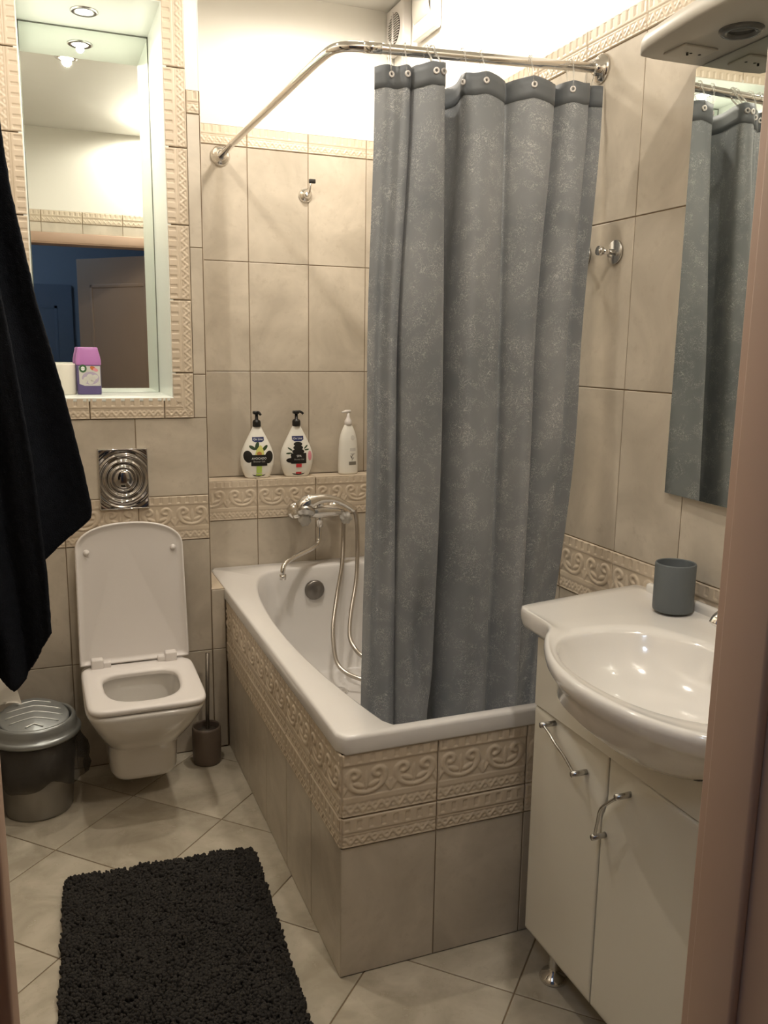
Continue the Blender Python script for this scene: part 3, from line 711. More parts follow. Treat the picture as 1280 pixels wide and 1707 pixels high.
# shower gel bottles
def gel(cx_, cyb, label, kind, pump_dir):
    e = empty('shower_gel_bottle', (cx_, cyb, ZL)); tag(e, label, 'bottle')
    Z = [0, .003, .010, .022, .045, .068, .085, .105, .130, .158, .178, .187]
    Wd = [.040, .045, .048, .0535, .0600, .0618, .0603, .0545, .0435, .0290, .0185, .0145]; kd = .46
    zz = np.linspace(0, .187, 50); ww = np.interp(zz, Z, Wd)
    b = MB(); b.rings([sel(cx_, cyb, w_, w_*kd, 2.3, ZL+.0005+z_, 48) for z_, w_ in zip(zz, ww)], True, True, True); b.build('bottle_body', M['bottle'], e)
    def f(x, z):
        w_ = float(np.interp(z-ZL, Z, Wd)); t = min(.999, abs((x-cx_)/w_)); return cyb-w_*kd*(1-t**2.3)**(1/2.3)
    b = MB(); z0 = ZL+.186
    b.lathe([(.0145, 0), (.0150, .002), (.0150, .016), (.013, .022), (.006, .026), (.0055, .046)], (cx_, cyb, z0), n=28)
    b.rbox((cx_-.013, cyb-.011, z0+.044), (cx_+.010, cyb+.011, z0+.056), .004)
    b.tube(catmull([(cx_, cyb, z0+.051), (cx_+pump_dir[0]*.014, cyb+pump_dir[1]*.014, z0+.052), (cx_+pump_dir[0]*.026, cyb+pump_dir[1]*.026, z0+.044)], 4), .0045, 10)
    b.build('pump', M['black'], e)['label'] = 'black pump head'
    z = lambda v: ZL+v
    decal('brand_badge', [(cx_-.021, z(.150)), (cx_-.021, z(.137)), (cx_-.012, z(.131)), (cx_+.013, z(.131)), (cx_+.022, z(.137)), (cx_+.022, z(.150))][::1], M['navy'], e, f)
    text('brand_text', 'On Line', .0105, cx_, z(.1415), M['whitei'], e, f)
    if kind == 'avocado':
        for k, (a, c_, p_, q_, r_) in enumerate([(-.038, .080, .016, .022, .2), (.038, .077, .016, .023, -.2), (-.005, .118, .007, .015, -.3), (-.022, .112, .006, .013, 1.0), (.024, .110, .006, .014, -.8)]):
            decal('leaf_print', ell(cx_+a*1.0, z(c_), p_, q_, rot=r_), M['leafg'] if k > 1 else M['ink'], e, f, .0004+.00003*k)
        decal('avocado_print', [(cx_-.016, z(.080)), (cx_+.020, z(.080)), (cx_+.019, z(.10)), (cx_+.012, z(.118)), (cx_+.006, z(.121)), (cx_-.008, z(.104))], M['avo'], e, f, .0007)
        decal('stone_print', ell(cx_+.002, z(.090), .009, .008), M['avos'], e, f, .0009)
        decal('name_panel', rc(cx_-.028, z(.046), cx_+.031, z(.086)), M['ink'], e, f, .0010)
        text('name_text', 'AVOCADO', .0108, cx_+.001, z(.073), M['whitei'], e, f, .0014); text('name_text', 'Shower Gel', .009, cx_+.001, z(.062), M['greyi'], e, f, .0014)
        decal('green_strip', rc(cx_-.009, z(.020), cx_+.011, z(.045)), M['lime'], e, f, .0012); decal('green_strip', rc(cx_-.010, z(.010), cx_+.012, z(.017)), M['lime'], e, f, .0007)
    else:
        for k, (a, c_, p_, q_) in enumerate([(.0, .121, .0165, .008), (.0, .108, .0185, .009), (.0, .094, .023, .010), (.0, .080, .029, .011), (-.026, .062, .019, .009)]):
            decal('pebble_print', ell(cx_+a, z(c_), p_, q_), M['ink'], e, f, .0004+.00004*k)
        for (a, c_, r_) in ((-.030, .103, -.6), (.030, .110, .7), (.033, .100, .1), (-.035, .088, .1)): decal('leaf_print', ell(cx_+a, z(c_), .010, .0028, rot=r_), M['leafg'], e, f)
        decal('flower_print', ell(cx_+.045, z(.077), .008, .018), M['pink'], e, f)
        decal('name_panel', rc(cx_-.028, z(.050), cx_+.030, z(.088)), M['ink'], e, f, .0010)
        text('name_text', 'SPA', .0115, cx_+.002, z(.077), M['whitei'], e, f, .0014); text('name_text', 'Shower Gel', .008, cx_+.002, z(.065), M['greyi'], e, f, .0014)
        decal('red_strip', rc(cx_-.009, z(.036), cx_+.012, z(.049)), M['red'], e, f, .0012); decal('red_strip', rc(cx_-.009, z(.011), cx_+.012, z(.018)), M['red'], e, f, .0007)
    decal('arc_print', [(cx_-.024, z(.014)), (cx_-.018, z(.009)), (cx_, z(.006)), (cx_+.020, z(.009)), (cx_+.026, z(.014)), (cx_, z(.009))], M['ink'], e, f)
    return e
gel(.184, 1.506, 'white gel bottle printed AVOCADO with a black pump, on the tiled ledge', 'avocado', (.35, -.9))
gel(.332, 1.506, 'white gel bottle printed SPA with stacked black pebbles, on the tiled ledge', 'spa', (1, -.1))
bx, by = .534, 1.508; e = empty('lotion_bottle', (bx, by, ZL)); tag(e, 'slim white lotion bottle with a white pump next to the curtain on the ledge', 'bottle')
Z = [0, .004, .03, .09, .13, .155, .172, .182, .187]; Wd = [.034, .038, .0385, .037, .034, .028, .021, .016, .0125]
zz = np.linspace(0, .187, 45); ww = np.interp(zz, Z, Wd)
b = MB(); b.rings([sel(bx, by, w_, w_*.62, 2.2, ZL+.0005+z_, 48) for z_, w_ in zip(zz, ww)], True, True, True); b.build('bottle_body', M['bottle'], e)
def fl(x, z):
    w_ = float(np.interp(z-ZL, Z, Wd)); t = min(.999, abs((x-bx)/w_)); return by-w_*.62*(1-t**2.2)**(1/2.2)
b = MB(); b.lathe([(.0125, 0), (.014, .002), (.0135, .015), (.0095, .021), (.006, .030), (.0045, .044)], (bx, by, ZL+.186), n=28)
b.tube([(bx-.026, by-.004, ZL+.233), (bx-.010, by-.002, ZL+.236), (bx+.010, by+.001, ZL+.236)], [.0030, .0055, .0055], 12); b.build('pump', M['plastic'], e)
for (x0, a, x1, c_) in ((.006, .088, .030, .100), (.008, .076, .028, .080)): decal('faint_text_block', rc(bx+x0-.006, ZL+a, bx+x1-.006, ZL+c_), M['pearl'], e, fl)
decal('round_mark', ell(bx+.012, ZL+.138, .008, .010), M['pearl'], e, fl)
decal('plant_print', rc(bx+.008, ZL+.050, bx+.0095, ZL+.078), M['greyd'], e, fl)
for a, r_ in ((.056, .8), (.064, 2.3), (.070, .9), (.060, 2.2)): decal('plant_print', ell(bx+.009+.005*math.cos(r_), ZL+a+.004, .006, .0015, rot=r_), M['greyd'], e, fl)
decal('name_strip', rc(bx-.004, ZL+.036, bx+.026, ZL+.049), M['greyd'], e, fl, .0008)

# niche items
ax_, ay = -.389, 1.375; e = empty('air_freshener', (ax_, ay, NZ0)); e.rotation_euler = (0, 0, .06); tag(e, 'purple-capped air freshener dispenser on the niche sill', 'air freshener')
b = MB(); b.rings([sel(ax_, ay, w_, w_*.62, 4.5, NZ0+.0005+z_, 64) for z_, w_ in ((0, .0355), (.004, .037), (.02, .037), (.09, .0365), (.093, .035))], True, True, True); b.build('case', [M['violet']], e)
ff = lambda x, z: ay-.037*.62*(1-min(.999, abs((x-ax_)/.0372))**4.5)**(1/4.5)
zz_ = NZ0
decal('label', rc(ax_-.030, zz_+.028, ax_+.034, zz_+.090), M['pearl'], e, ff); decal('label_lower', [(ax_-.030, zz_+.002), (ax_+.034, zz_+.002), (ax_+.034, zz_+.027), (ax_+.01, zz_+.020), (ax_-.012, zz_+.027), (ax_-.030, zz_+.034)], M['violet'], e, ff, .0006)
decal('label_glow', ell(ax_+.004, zz_+.052, .026, .020), M['lilac'], e, ff, .0007)
for a, c_ in ((-.008, .050), (.010, .048), (.002, .058), (.018, .056), (-.016, .042), (.004, .040)): decal('petal_print', ell(ax_+a, zz_+c_, .009, .007), M['pearl'], e, ff, .0009)
decal('green_seal', ell(ax_-.018, zz_+.082, .0115, .0125), M['gring'], e, ff, .0012); decal('green_seal', ell(ax_-.018, zz_+.082, .006, .0065), M['whitei'], e, ff, .0015)
text('seal_text', 'Air Wick', .0035, ax_-.018, zz_+.082, M['gring'], e, ff, .0018)
decal('fruit_print', ell(ax_+.012, zz_+.083, .009, .006, rot=-.5), M['orange'], e, ff, .0010); decal('fruit_print', ell(ax_+.020, zz_+.078, .008, .005, rot=-.4), M['pink'], e, ff, .0011)
b = MB(); b.rings([sel(ax_, ay, w_, w_*.62, 4, NZ0+z_, 64) for z_, w_ in ((.0925, .037), (.095, .0385), (.108, .0385), (.125, .035), (.138, .0315), (.146, .030), (.1485, .027))], True, True, True)
b.build('cap', M['mauve'], e)['label'] = 'glossy purple cap'
b = MB(); cx_, cy_ = -.468, 1.385; b.lathe([(0, 0), (.040, 0), (.041, .003), (.041, .092), (.039, .096), (0, .096)], (cx_, cy_, NZ0+.0005), n=40)
o = b.build('paper_roll', M['paper'], origin=(cx_, cy_, NZ0)); tag(o, 'white paper roll standing beside the purple-capped air freshener', 'paper roll')

# ---------------------------------------------------------------- curtain rod, rings, curtain
e = empty('shower_curtain_rod', (.40, .32, 1.985)); tag(e, 'bent chrome shower curtain rod from the back wall to the right wall', 'curtain rod')
YR = lambda x: .345-(x-.15)*(.085/.567)
rp = [(.081, YU-.002, 1.984), (.082, 1.3, 1.984), (.096, .48, 1.985)]+[tuple(v) for v in catmull([(.098, .44, 1.985), (.104, .385, 1.985), (.125, .356, 1.985), (.165, .343, 1.985)], 6)]+[(.4, YR(.4), 1.985), (XR-.002, YR(XR), 1.986)]
b = MB(); b.tube(rp, .0108, 24); b.build('rod', M['chrome'], e)
b = MB(); fl_ = [(.033, 0), (.033, .004), (.026, .010), (.018, .012), (.017, .020), (.0125, .022)]
b.lathe(fl_, (.081, YU-.001, 1.984), 'Y', 36); b.build('wall_flange', M['chrome'], e)
b = MB(); b.lathe(fl_, (0, 0, 0), 'X', 36); b.v = [(XR-.001-x, y+YR(XR), z+1.986) for x, y, z in b.v]; b.build('wall_flange', M['chrome'], e)
b = MB(); b.tube([(.160, YR(.16), 1.985), (.200, YR(.2), 1.985)], .0118, 24); b.build('sleeve', M['chrome'], e)
TOP = [(.182, -.01), (.200, -.020), (.222, -.010), (.245, -.024), (.262, -.010), (.268, .020), (.264, .010), (.266, -.035), (.290, -.062), (.322, -.050), (.306, .04), (.320, .11), (.372, .12), (.366, .145), (.306, .155), (.36, .17),
       (.398, .08), (.384, -.008), (.41, -.028), (.45, -.022), (.480, -.004), (.492, .012), (.505, -.008), (.540, -.026), (.580, -.022), (.604, .0), (.613, .022), (.624, -.006), (.650, -.020), (.680, -.014), (.690, .014), (.700, .002), (.716, -.012)]
MID = [(.168, .00), (.176, -.022), (.192, -.008), (.212, -.026), (.232, -.012), (.238, .015), (.236, .005), (.238, -.045), (.268, -.072), (.320, -.062), (.306, .04), (.318, .13), (.352, .14), (.344, .165), (.296, .175), (.340, .19),
       (.368, .09), (.356, .000), (.384, -.046), (.42, -.036), (.468, -.020), (.488, .010), (.502, -.010), (.532, -.034), (.556, -.028), (.566, .0), (.570, .022), (.582, -.010), (.602, -.034), (.632, -.034), (.640, -.008), (.654, -.004), (.672, -.030)]
BOT = [(.150, .01), (.160, -.020), (.182, -.012), (.206, -.034), (.226, -.014), (.234, .018), (.230, .008), (.226, -.050), (.256, -.080), (.296, -.064), (.284, .04), (.296, .125), (.330, .135), (.320, .165), (.276, .175), (.316, .19),
       (.350, .09), (.334, -.010), (.366, -.060), (.41, -.045), (.448, -.030), (.466, .008), (.476, -.012), (.498, -.050), (.522, -.050), (.526, .0), (.524, .060), (.545, .075), (.570, .060), (.596, .075), (.612, .055), (.630, .070), (.645, .060)]
ZH, ZBt = 1.951, .235
def section(z):
    t = (ZH-z)/(ZH-ZBt)
    out = []
    for i, ((a, ya), (m_, ym), (c_, yc)) in enumerate(zip(TOP, MID, BOT)):
        if t < .4: k = t/.4; k = k*k*(3-2*k); x = a+(m_-a)*k; y = ya+(ym-ya)*k
        else: k = (t-.4)/.6; k = k*k*(3-2*k); x = m_+(c_-m_)*k; y = ym+(yc-ym)*k
        wob = .006*math.sin(3.1*z+i*1.7)*t+.004*math.sin(7*z+i*.9)*t
        out.append((x+wob*.6, YR(x)+y-.055*t+wob, z))
    return catmull(out, 5)
zs_ = [ZH-(ZH-ZBt)*i/110 for i in range(111)]
grid = [section(z) for z in zs_]
# scalloped top: cloth sags between its rings
ringx = [.215, .250, .292, .316, .340, .368, .430, .540, .640, .690]
def topsag(p, zrow):
    d = min(abs(p.x-r) for r in ringx); k = max(0, 1-(ZH-zrow)/.5)
    return -min(.014, d*.22)*k
def pinch(p):
    a = math.exp(-((p.x-.272-.06*(p.z-.70))/.016)**2)*math.exp(-((p.z-.68)/.11)**2)
    c = math.exp(-((p.x-.285+.10*(p.z-.50))/.014)**2)*math.exp(-((p.z-.50)/.12)**2)
    return .034*a+.026*c
rows_ = [[Vector((p.x, p.y+pinch(p), p.z+topsag(p, z))) for p in r] for r, z in zip(grid, zs_)]
cu = empty('shower_curtain', (.40, .32, 1.94)); tag(cu, 'grey fabric shower curtain with a pale speckled print hanging into the bathtub', 'curtain')
n = len(rows_[0]); arc = [0]
for i in range(1, n): arc.append(arc[-1]+(rows_[40][i]-rows_[40][i-1]).length)
def cloth(name, rows, mt, parent, offs=0, rng=None, zr=None):
    b = MB(); m = len(rows[0])
    b.add([p for r in rows for p in r], [(i*m+j, i*m+j+1, (i+1)*m+j+1, (i+1)*m+j) for i in range(len(rows)-1) for j in range(m-1)], 0, True)
    o = b.build(name, mt, parent, recalc=False)
    uv = o.data.uv_layers.new(name='UVMap')
    for l_ in o.data.loops:
        i, j = divmod(l_.vertex_index, m); uv.data[l_.index].uv = (arc[j], -zr[i])
    return o
o = cloth('cloth', rows_, M['curtain'], cu, zr=zs_)
def offset_rows(rows, dd):
    out = []
    for r in rows:
        q_ = []
        for i, p in enumerate(r):
            t = (r[min(i+1, len(r)-1)]-r[max(i-1, 0)]); nn = Vector((t.y, -t.x, 0)).normalized(); q_.append(p+nn*dd)
        out.append(q_)
    return out
o = cloth('hem', offset_rows(rows_[:4], .0012), M['hem'], cu, zr=zs_[:4]); solid(o, .0008)
o['label'] = 'darker doubled top hem'
o = cloth('hem', offset_rows(rows_[-3:], .0012), M['hem'], cu, zr=zs_[-3:])
gi = []
for k, rx in enumerate(ringx):
    # nearest front-facing cloth point
    j = min(range(n), key=lambda j: abs(rows_[1][j].x-rx)+.4*max(0, rows_[1][j].y-YR(rx))+.02*abs((rows_[1][min(j+1, n-1)]-rows_[1][max(j-1, 0)]).normalized().y))
    p_ = rows_[1][j]; gi.append(p_)
    t = (rows_[1][min(j+1, n-1)]-rows_[1][max(j-1, 0)]); a = math.atan2(t.y, t.x)
    b = MB(); Mz = Matrix.Rotation(a, 3, 'Z') @ Matrix.Rotation(PI/2, 3, 'X')
    b.lathe([(.0032, -.0015), (.0068, -.0015), (.0068, .0028), (.0032, .0028), (.0032, -.0015)], (p_.x+.0015*math.sin(a), p_.y-.002, p_.z-.004), n=20, M=Mz, cap=False)
    b.build('grommet', M['plastic'], cu)
words = ['leftmost', 'second from the left', 'third from the left', 'fourth from the left', 'fifth from the left', 'sixth from the left', 'fourth from the right', 'third from the right', 'second from the right', 'rightmost, beside the wall flange']
for k, (rx, g) in enumerate(zip(ringx, gi)):
    yr = YR(g.x); pts = []
    H_ = 1.985-(g.z-.004)
    for t in np.linspace(0, 2*PI, 33)[:-1]:
        zz2 = math.cos(t); zc = 1.985+.0155*zz2 if zz2 > 0 else 1.985+(H_+.004)*zz2
        yy = yr+.0135*math.sin(t)+(0 if zz2 > 0 else (g.y-yr)*(-zz2))
        pts.append((g.x+.003*math.sin(t+k), yy, zc))
    b = MB(); b.tube(pts+[pts[0]], .0017, 8); o = b.build('curtain_ring', M['clear'], origin=(g.x, yr, 1.985))
    tag(o, 'clear plastic curtain ring on the chrome rod, '+words[k]+' of the ten', 'curtain ring', 'clear rings on the curtain rod')

# ---------------------------------------------------------------- hooks
def back_hook():
    e = empty('wall_hook', (.383, YU, 1.878)); tag(e, 'small chrome hook with a dark tip on the tiles above the ledge bottles', 'hook')
    b = MB(); b.lathe([(.025, 0), (.025, .003), (.019, .010), (.011, .013), (.010, .022), (.006, .026), (0, .026)], (.383, YU-.001, 1.878), 'Y', 32); b.build('base', M['chrome'], e)
    b = MB(); b.tube(catmull([(.386, YU-.022, 1.878), (.389, YU-.034, 1.886), (.391, YU-.038, 1.905), (.393, YU-.038, 1.918)], 5), .0042, 12); b.build('arm', M['chrome'], e)
    b = MB(); b.rbox((.386, YU-.044, 1.914), (.409, YU-.032, 1.928), .002); b.build('tip', M['black'], e)
back_hook()
for k, (y, z, lab) in enumerate([(.286, 1.570, 'round steel robe hook on the right wall, the one half hidden by the curtain'), (.162, 1.568, 'round steel robe hook on the right wall, the one nearer the mirror')]):
    e = empty('robe_hook', (XR, y, z)); tag(e, lab, 'hook', 'robe hooks on the right wall')
    b = MB(); b.lathe([(.027, 0), (.027, .004), (.026, .005), (0, .005)], (0, 0, 0), 'X', 40); b.v = [(XR-.001-px_, py_+y, pz_+z) for px_, py_, pz_ in b.v]; b.build('base', M['satin'], e)
    b = MB(); b.tube([(XR-.008, y, z), (XR-.040, y, z)], .0065, 20); b.tube([(XR-.040, y, z), (XR-.050, y, z+.001)], .0105, 20); b.build('peg', M['chrome'], e)

# ---------------------------------------------------------------- right wall mirror and the shelf lamp over it
o = MB(); o.box((XR-.010, -.64, 1.046), (XR-.005, -.076, 1.894)); b = o; o = MB()
e = empty('basin_mirror', (XR, -.35, 1.046)); tag(e, 'large frameless rectangular mirror on the right wall above the washbasin', 'mirror')
g_ = b; th = math.radians(2.1); px0, py0 = XR-.010, -.076
g_.v = [(px0+(x-px0)*math.cos(th)+(y-py0)*math.sin(th), py0-(x-px0)*math.sin(th)+(y-py0)*math.cos(th), z) for x, y, z in g_.v]
g_.build('glass', M['mirror_dark'], e); o.box((XR-.0045, -.630, 1.056), (XR-.0008, -.086, 1.886)); o.build('backing', M['dark'], e)
e = empty('mirror_shelf_lamp', (XR, -.38, 1.895)); tag(e, 'off-white lamp canopy with sockets and round spot over the basin mirror', 'lamp')
b = MB()
def can(i, z):
    pts = []
    for (x, y) in ((XR-.002, -.088+i*0), (.600, -.080-i), (.566, -.084-i), (.552+i, -.105)):
        pts.append((x, y, z))
    for t in np.linspace(0, 1, 12): pts.append((.545+i-.022*math.sin(PI*t), -.13-.42*t, z))
    pts += [(.552+i, -.575, z), (.566, -.596+i, z), (.600, -.600+i, z), (XR-.002, -.592, z)]
    return pts
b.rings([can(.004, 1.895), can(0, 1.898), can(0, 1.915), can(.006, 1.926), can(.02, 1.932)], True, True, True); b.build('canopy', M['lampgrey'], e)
for yy, nm in ((-.27, 'spot_lamp'), (-.44, 'spot_lamp')):
    b = MB(); b.lathe([(.022, -.001), (.024, -.006), (.034, -.006), (.038, -.001), (.038, .0)], (.636, yy, 1.895), n=36, cap=False); b.lathe([(0, -.002), (.022, -.002), (.022, 0)], (.636, yy, 1.895), n=32)
    b.build(nm, M['lensoff'], e)
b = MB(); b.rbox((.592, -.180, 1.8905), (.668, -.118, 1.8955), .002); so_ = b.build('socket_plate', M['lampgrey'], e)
b = MB()
for dx in (-.010, .010): b.lathe([(0, -.0006), (.0028, -.0006), (.0028, 0)], (.640+dx, -.150, 1.8905), n=12)
b.tube([(.622, -.150, 1.8905), (.622, -.150, 1.886)], .0022, 8); b.build('socket_contact', M['dark'], so_)
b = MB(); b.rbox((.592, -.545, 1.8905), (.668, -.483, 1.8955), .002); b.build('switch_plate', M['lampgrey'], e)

# ---------------------------------------------------------------- ventilation fan and damper box near the ceiling
e = empty('ventilation_fan', (XR, 1.47, 2.44)); tag(e, 'white square ventilation fan with a round louvred grille near the ceiling corner', 'fan')
import math as _m
b = MB(); b.rbox((XR-.034, 1.392, 2.368), (XR-.001, 1.545, 2.516), .005); b.build('housing', M['plastic'], e)
b = MB(); b.v = []; 
b.lathe([(0, .036), (.050, .036), (.052, .0345)], (0, 0, 0), 'X', 40); b.v = [(XR-px_, py_+1.47, pz_+2.44) for px_, py_, pz_ in b.v]; b.build('grille_opening', mat('fan_opening', (.05, .038, .03), .8), e)
b = MB()
for i in range(-6, 7):
    z = i*.0078; hw = math.sqrt(max(0, .052**2-z*z))
    if hw > .008: b.rbox((XR-.040, 1.47-hw, 2.44+z-.0010), (XR-.0355, 1.47+hw, 2.44+z+.0008), .0004)
b.rbox((XR-.043, 1.4675, 2.388), (XR-.036, 1.4725, 2.492), .001); b.build('louvre', M['plastic'], e)
e = empty('wall_vent_box', (XR, 1.22, 2.42)); tag(e, 'white wall vent box with a curved flap, nearer than the fan', 'vent')
b = MB(); b.rbox((XR-.030, 1.150, 2.352), (XR-.001, 1.318, 2.515), .006); b.build('housing', M['plastic'], e)
b = MB(); b.rings([[(XR-.031-.016*math.sin(PI*t)**.6*(.6+.4*math.sin(PI*s)), 1.168+.132*s, 2.400+.10*t) for s in np.linspace(0, 1, 14)] for t in np.linspace(0, 1, 16)], False); b.build('flap', M['lampgrey'], e)  # grey colour stands for the shade on the curved flap

# ---------------------------------------------------------------- vanity cabinet
FX = .390; CY0, CY1 = -.105, -.815; CZ0, CZG, CZT = .100, .618, .764
e = empty('vanity_cabinet', (.55, -.46, 0)); tag(e, 'white glossy vanity cabinet with bowed chrome handles under the washbasin', 'cabinet')
b = MB(); b.box((FX+.0165, CY0-.016, CZ0), (XR-.006, CY0, CZT)); b.box((FX+.0165, CY1, CZ0), (XR-.006, CY1+.016, CZT)); b.box((FX+.0165, CY1+.0165, CZ0), (XR-.006, CY0-.0165, CZ0+.016)); b.build('body', M['lacquer'], e)
def under_z(x, y):
    dx, dy = x-.425, y+.455; r_ = math.hypot(dx, dy); t = math.atan2(dy, dx)
    u_ = r_/((abs(math.cos(t)/.155)**2.15+abs(math.sin(t)/.217)**2.15)**(-1/2.15))
    return float(np.interp(u_, [.15, .35, .6, .82, 1.0, 1.12, 1.2], [.658, .664, .683, .709, .737, .759, CZT]))
fas = [(y, min(under_z(FX, y), under_z(FX+.016, y))+.001) for y in np.linspace(CY0, CY1, 90)]
b = MB(); b.rings([[(FX, y, CZG+.002), (FX, y, z), (FX+.016, y, z), (FX+.016, y, CZG+.002)] for y, z in fas], True, True, True, smooth=False); b.build('fascia', M['lacquer'], e)
def door(y0, y1, arc_r, hinge):
    """slab door whose face falls back beyond a swooping arc at its upper corner"""
    n, m = 60, 90; vs = []; fs = []; wd = y0-y1; ht = CZG-.002-CZ0
    for i in range(n+1):
        for j in range(m+1):
            s = i/n; t = j/m      # s: 0 at y0 side, t: 0 bottom
            if hinge > 0: k = (1-t)*ht - (.004+.105*s**1.3)          # >0: below the arc
            else: k = (1-t)*ht - (.004+.12*(1-s)**3.5)
            dpt = 0 if k > 0 else min(.010, -k*.35)
            edge = min(s*wd, (1-s)*wd, t*ht, (1-t)*ht); dpt = dpt+max(0, .0022-edge)*.9
            vs.append((FX+dpt, y0-s*wd, CZ0+t*ht))
    for i in range(n):
        for j in range(m):
            a = i*(m+1)+j; fs.append((a, a+1, a+m+2, a+m+1))
    k0 = len(vs); vs += [(FX+.015, y0, CZ0), (FX+.015, y0, CZ0+ht), (FX+.015, y1, CZ0+ht), (FX+.015, y1, CZ0)]
    A, B, C_, D = 0, m, n*(m+1)+m, n*(m+1)
    fs += [(k0, k0+1, k0+2, k0+3)]
    fs += [tuple([k0, k0+3]+[i*(m+1) for i in range(n, -1, -1)]), tuple([k0+1, k0+2]+[i*(m+1)+m for i in range(n, -1, -1)]), tuple([k0, k0+1]+[j for j in range(m, -1, -1)]), tuple([k0+3, k0+2]+[n*(m+1)+j for j in range(m, -1, -1)])]
    b = MB(); b.add(vs, fs, 0, False); o = b.build('door', M['lacquer'], e); 
    for p_ in o.data.polygons: p_.use_smooth = len(p_.vertices) == 4 and p_.area < 1e-3
    return o
def handle(par, a, c):
    b = MB(); A, C_ = Vector((FX-.024, *a)), Vector((FX-.024, *c)); mid = (A+C_)/2+Vector((-.004, 0, .010)); mid.y += .006 if a[0] > c[0] else .012
    b.tube(catmull([A, A.lerp(mid, .5)+Vector((0, 0, .002)), mid, C_.lerp(mid, .5)+Vector((0, 0, .003)), C_], 6), .0030, 10)
    for P_ in (A, C_): b.tube([P_+Vector((-.006, 0, 0)), Vector((FX+.004, P_.y, P_.z))], .0055, 16)
    b.build('door_handle', M['satin'], par)
d1 = door(CY0, -.3465, 1, 1); d2 = door(-.3495, -.598, 1, -1); d3 = door(-.601, CY1, 1, -1)
handle(d1, (-.176, .606), (-.290, .556)); handle(d2, (-.424, .579), (-.364, .468)); handle(d3, (-.72, .579), (-.78, .468))
for (fx_, fy_) in ((.435, -.160), (.435, -.760), (.67, -.160), (.67, -.760)):
    b = MB(); b.lathe([(.030, 0), (.031, .003), (.026, .012), (.012, .018), (.011, .030), (.014, .060), (.0155, CZ0-.001)], (fx_, fy_, .0006), n=28); b.build('foot', M['chrome'], e)

# washbasin
OUT = catmull([(.7155, .002, 0), (.60, -.014, 0), (.48, -.036, 0), (.396, -.051, 0), (.372, -.060, 0), (.364, -.080, 0), (.363, -.115, 0), (.361, -.160, 0), (.356, -.190, 0), (.342, -.212, 0), (.318, -.240, 0), (.290, -.284, 0), (.262, -.340, 0), (.244, -.395, 0), (.235, -.455, 0), (.234, -.490, 0),
               (.238, -.545, 0), (.249, -.600, 0), (.266, -.645, 0), (.292, -.688, 0), (.325, -.715, 0), (.352, -.735, 0), (.360, -.765, 0), (.365, -.815, 0), (.385, -.834, 0), (.5, -.836, 0), (.7155, -.836, 0)], 8)
OUT = [(p_.x, p_.y) for p_ in OUT]; OUT += [(.7155, -.836+.838*k/20) for k in range(1, 20)]
SCX, SCY = .425, -.455
NA = 240; rad_ = []
for k in range(NA):
    a = 2*PI*k/NA; dx, dy = math.cos(a), math.sin(a); best = 0
    for i in range(len(OUT)):
        (x0, y0), (x1, y1) = OUT[i], OUT[(i+1) % len(OUT)]; ex, ey = x1-x0, y1-y0; den = dx*ey-dy*ex
        if abs(den) < 1e-12: continue
        t = ((x0-SCX)*ey-(y0-SCY)*ex)/den; s = ((x0-SCX)*dy-(y0-SCY)*dx)/den
        if t > 0 and -1e-6 <= s <= 1+1e-6: best = max(best, t)
    rad_.append(best)
def ring(fn, z, off=(0, 0)):
    return [(SCX+off[0]+fn(k)*math.cos(2*PI*k/NA), SCY+off[1]+fn(k)*math.sin(2*PI*k/NA), z if not callable(z) else z(k)) for k in range(NA)]
def er(k, a=.155, b_=.217, n=2.15):
    t = 2*PI*k/NA; return (abs(math.cos(t)/a)**n+abs(math.sin(t)/b_)**n)**(-1/n)
bs = MB(); inn = lambda d_: (lambda k: rad_[k]-d_)
mixr = lambda f_, d_: (lambda k: min(er(k)*f_+d_, rad_[k]-.006))
lerp_ = lambda t, zz: ring(lambda k: er(k)*1.03*(1-t)+(rad_[k]-.008)*t, zz)
def under(s_, z, back=0):       # underside ring: shrinks toward the bowl centre, never past the wall or the deck edge
    return ring(lambda k: min(rad_[k]-.004, er(k)*s_*1.16 if rad_[k] > er(k)*1.3 else rad_[k]*s_), z)
R = [ring(lambda k: .012, .703), ring(lambda k: er(k)*.22, .705), ring(lambda k: er(k)*.50, .715), ring(lambda k: er(k)*.72, .734), ring(lambda k: er(k)*.87, .762), ring(lambda k: er(k)*.965, .792), ring(lambda k: er(k)*1.0, .808), ring(lambda k: er(k)*1.025, .8155),
     lerp_(.12, .8175), lerp_(.4, .8180), lerp_(.7, .8195), lerp_(.88, ZS-.0005), lerp_(1.0, ZS), ring(inn(.003), ZS-.002), ring(inn(.0005), ZS-.008), ring(inn(0), ZS-.014), ring(inn(.002), ZS-.024), ring(inn(.007), ZS-.033),
     ring(inn(.012), ZS-.038), ring(lambda k: min(rad_[k]-.018, er(k)*1.20), .775), ring(lambda k: min(rad_[k]-.028, er(k)*1.12), .759), ring(lambda k: er(k)*1.0, .737), ring(lambda k: er(k)*.82, .709), ring(lambda k: er(k)*.6, .683), ring(lambda k: er(k)*.35, .664), ring(lambda k: er(k)*.15, .658)]
bs.rings(R, True, True, True)
wb = empty('washbasin', (.55, -.46, .77)); tag(wb, 'white ceramic washbasin with a rounded front on the white cabinet', 'washbasin')
bs.build('basin', M['ceramic'], wb)
b = MB(); b.rbox((XR-.026, -.830, ZS-.012), (XR-.0065, -.052, ZS+.019), .009); b.build('upstand', M['ceramic'], wb)
b = MB(); b.lathe([(0, .002), (.018, .002), (.022, 0), (.022, -.004)], (SCX, SCY, .708), n=32); b.build('drain', M['chrome'], wb)
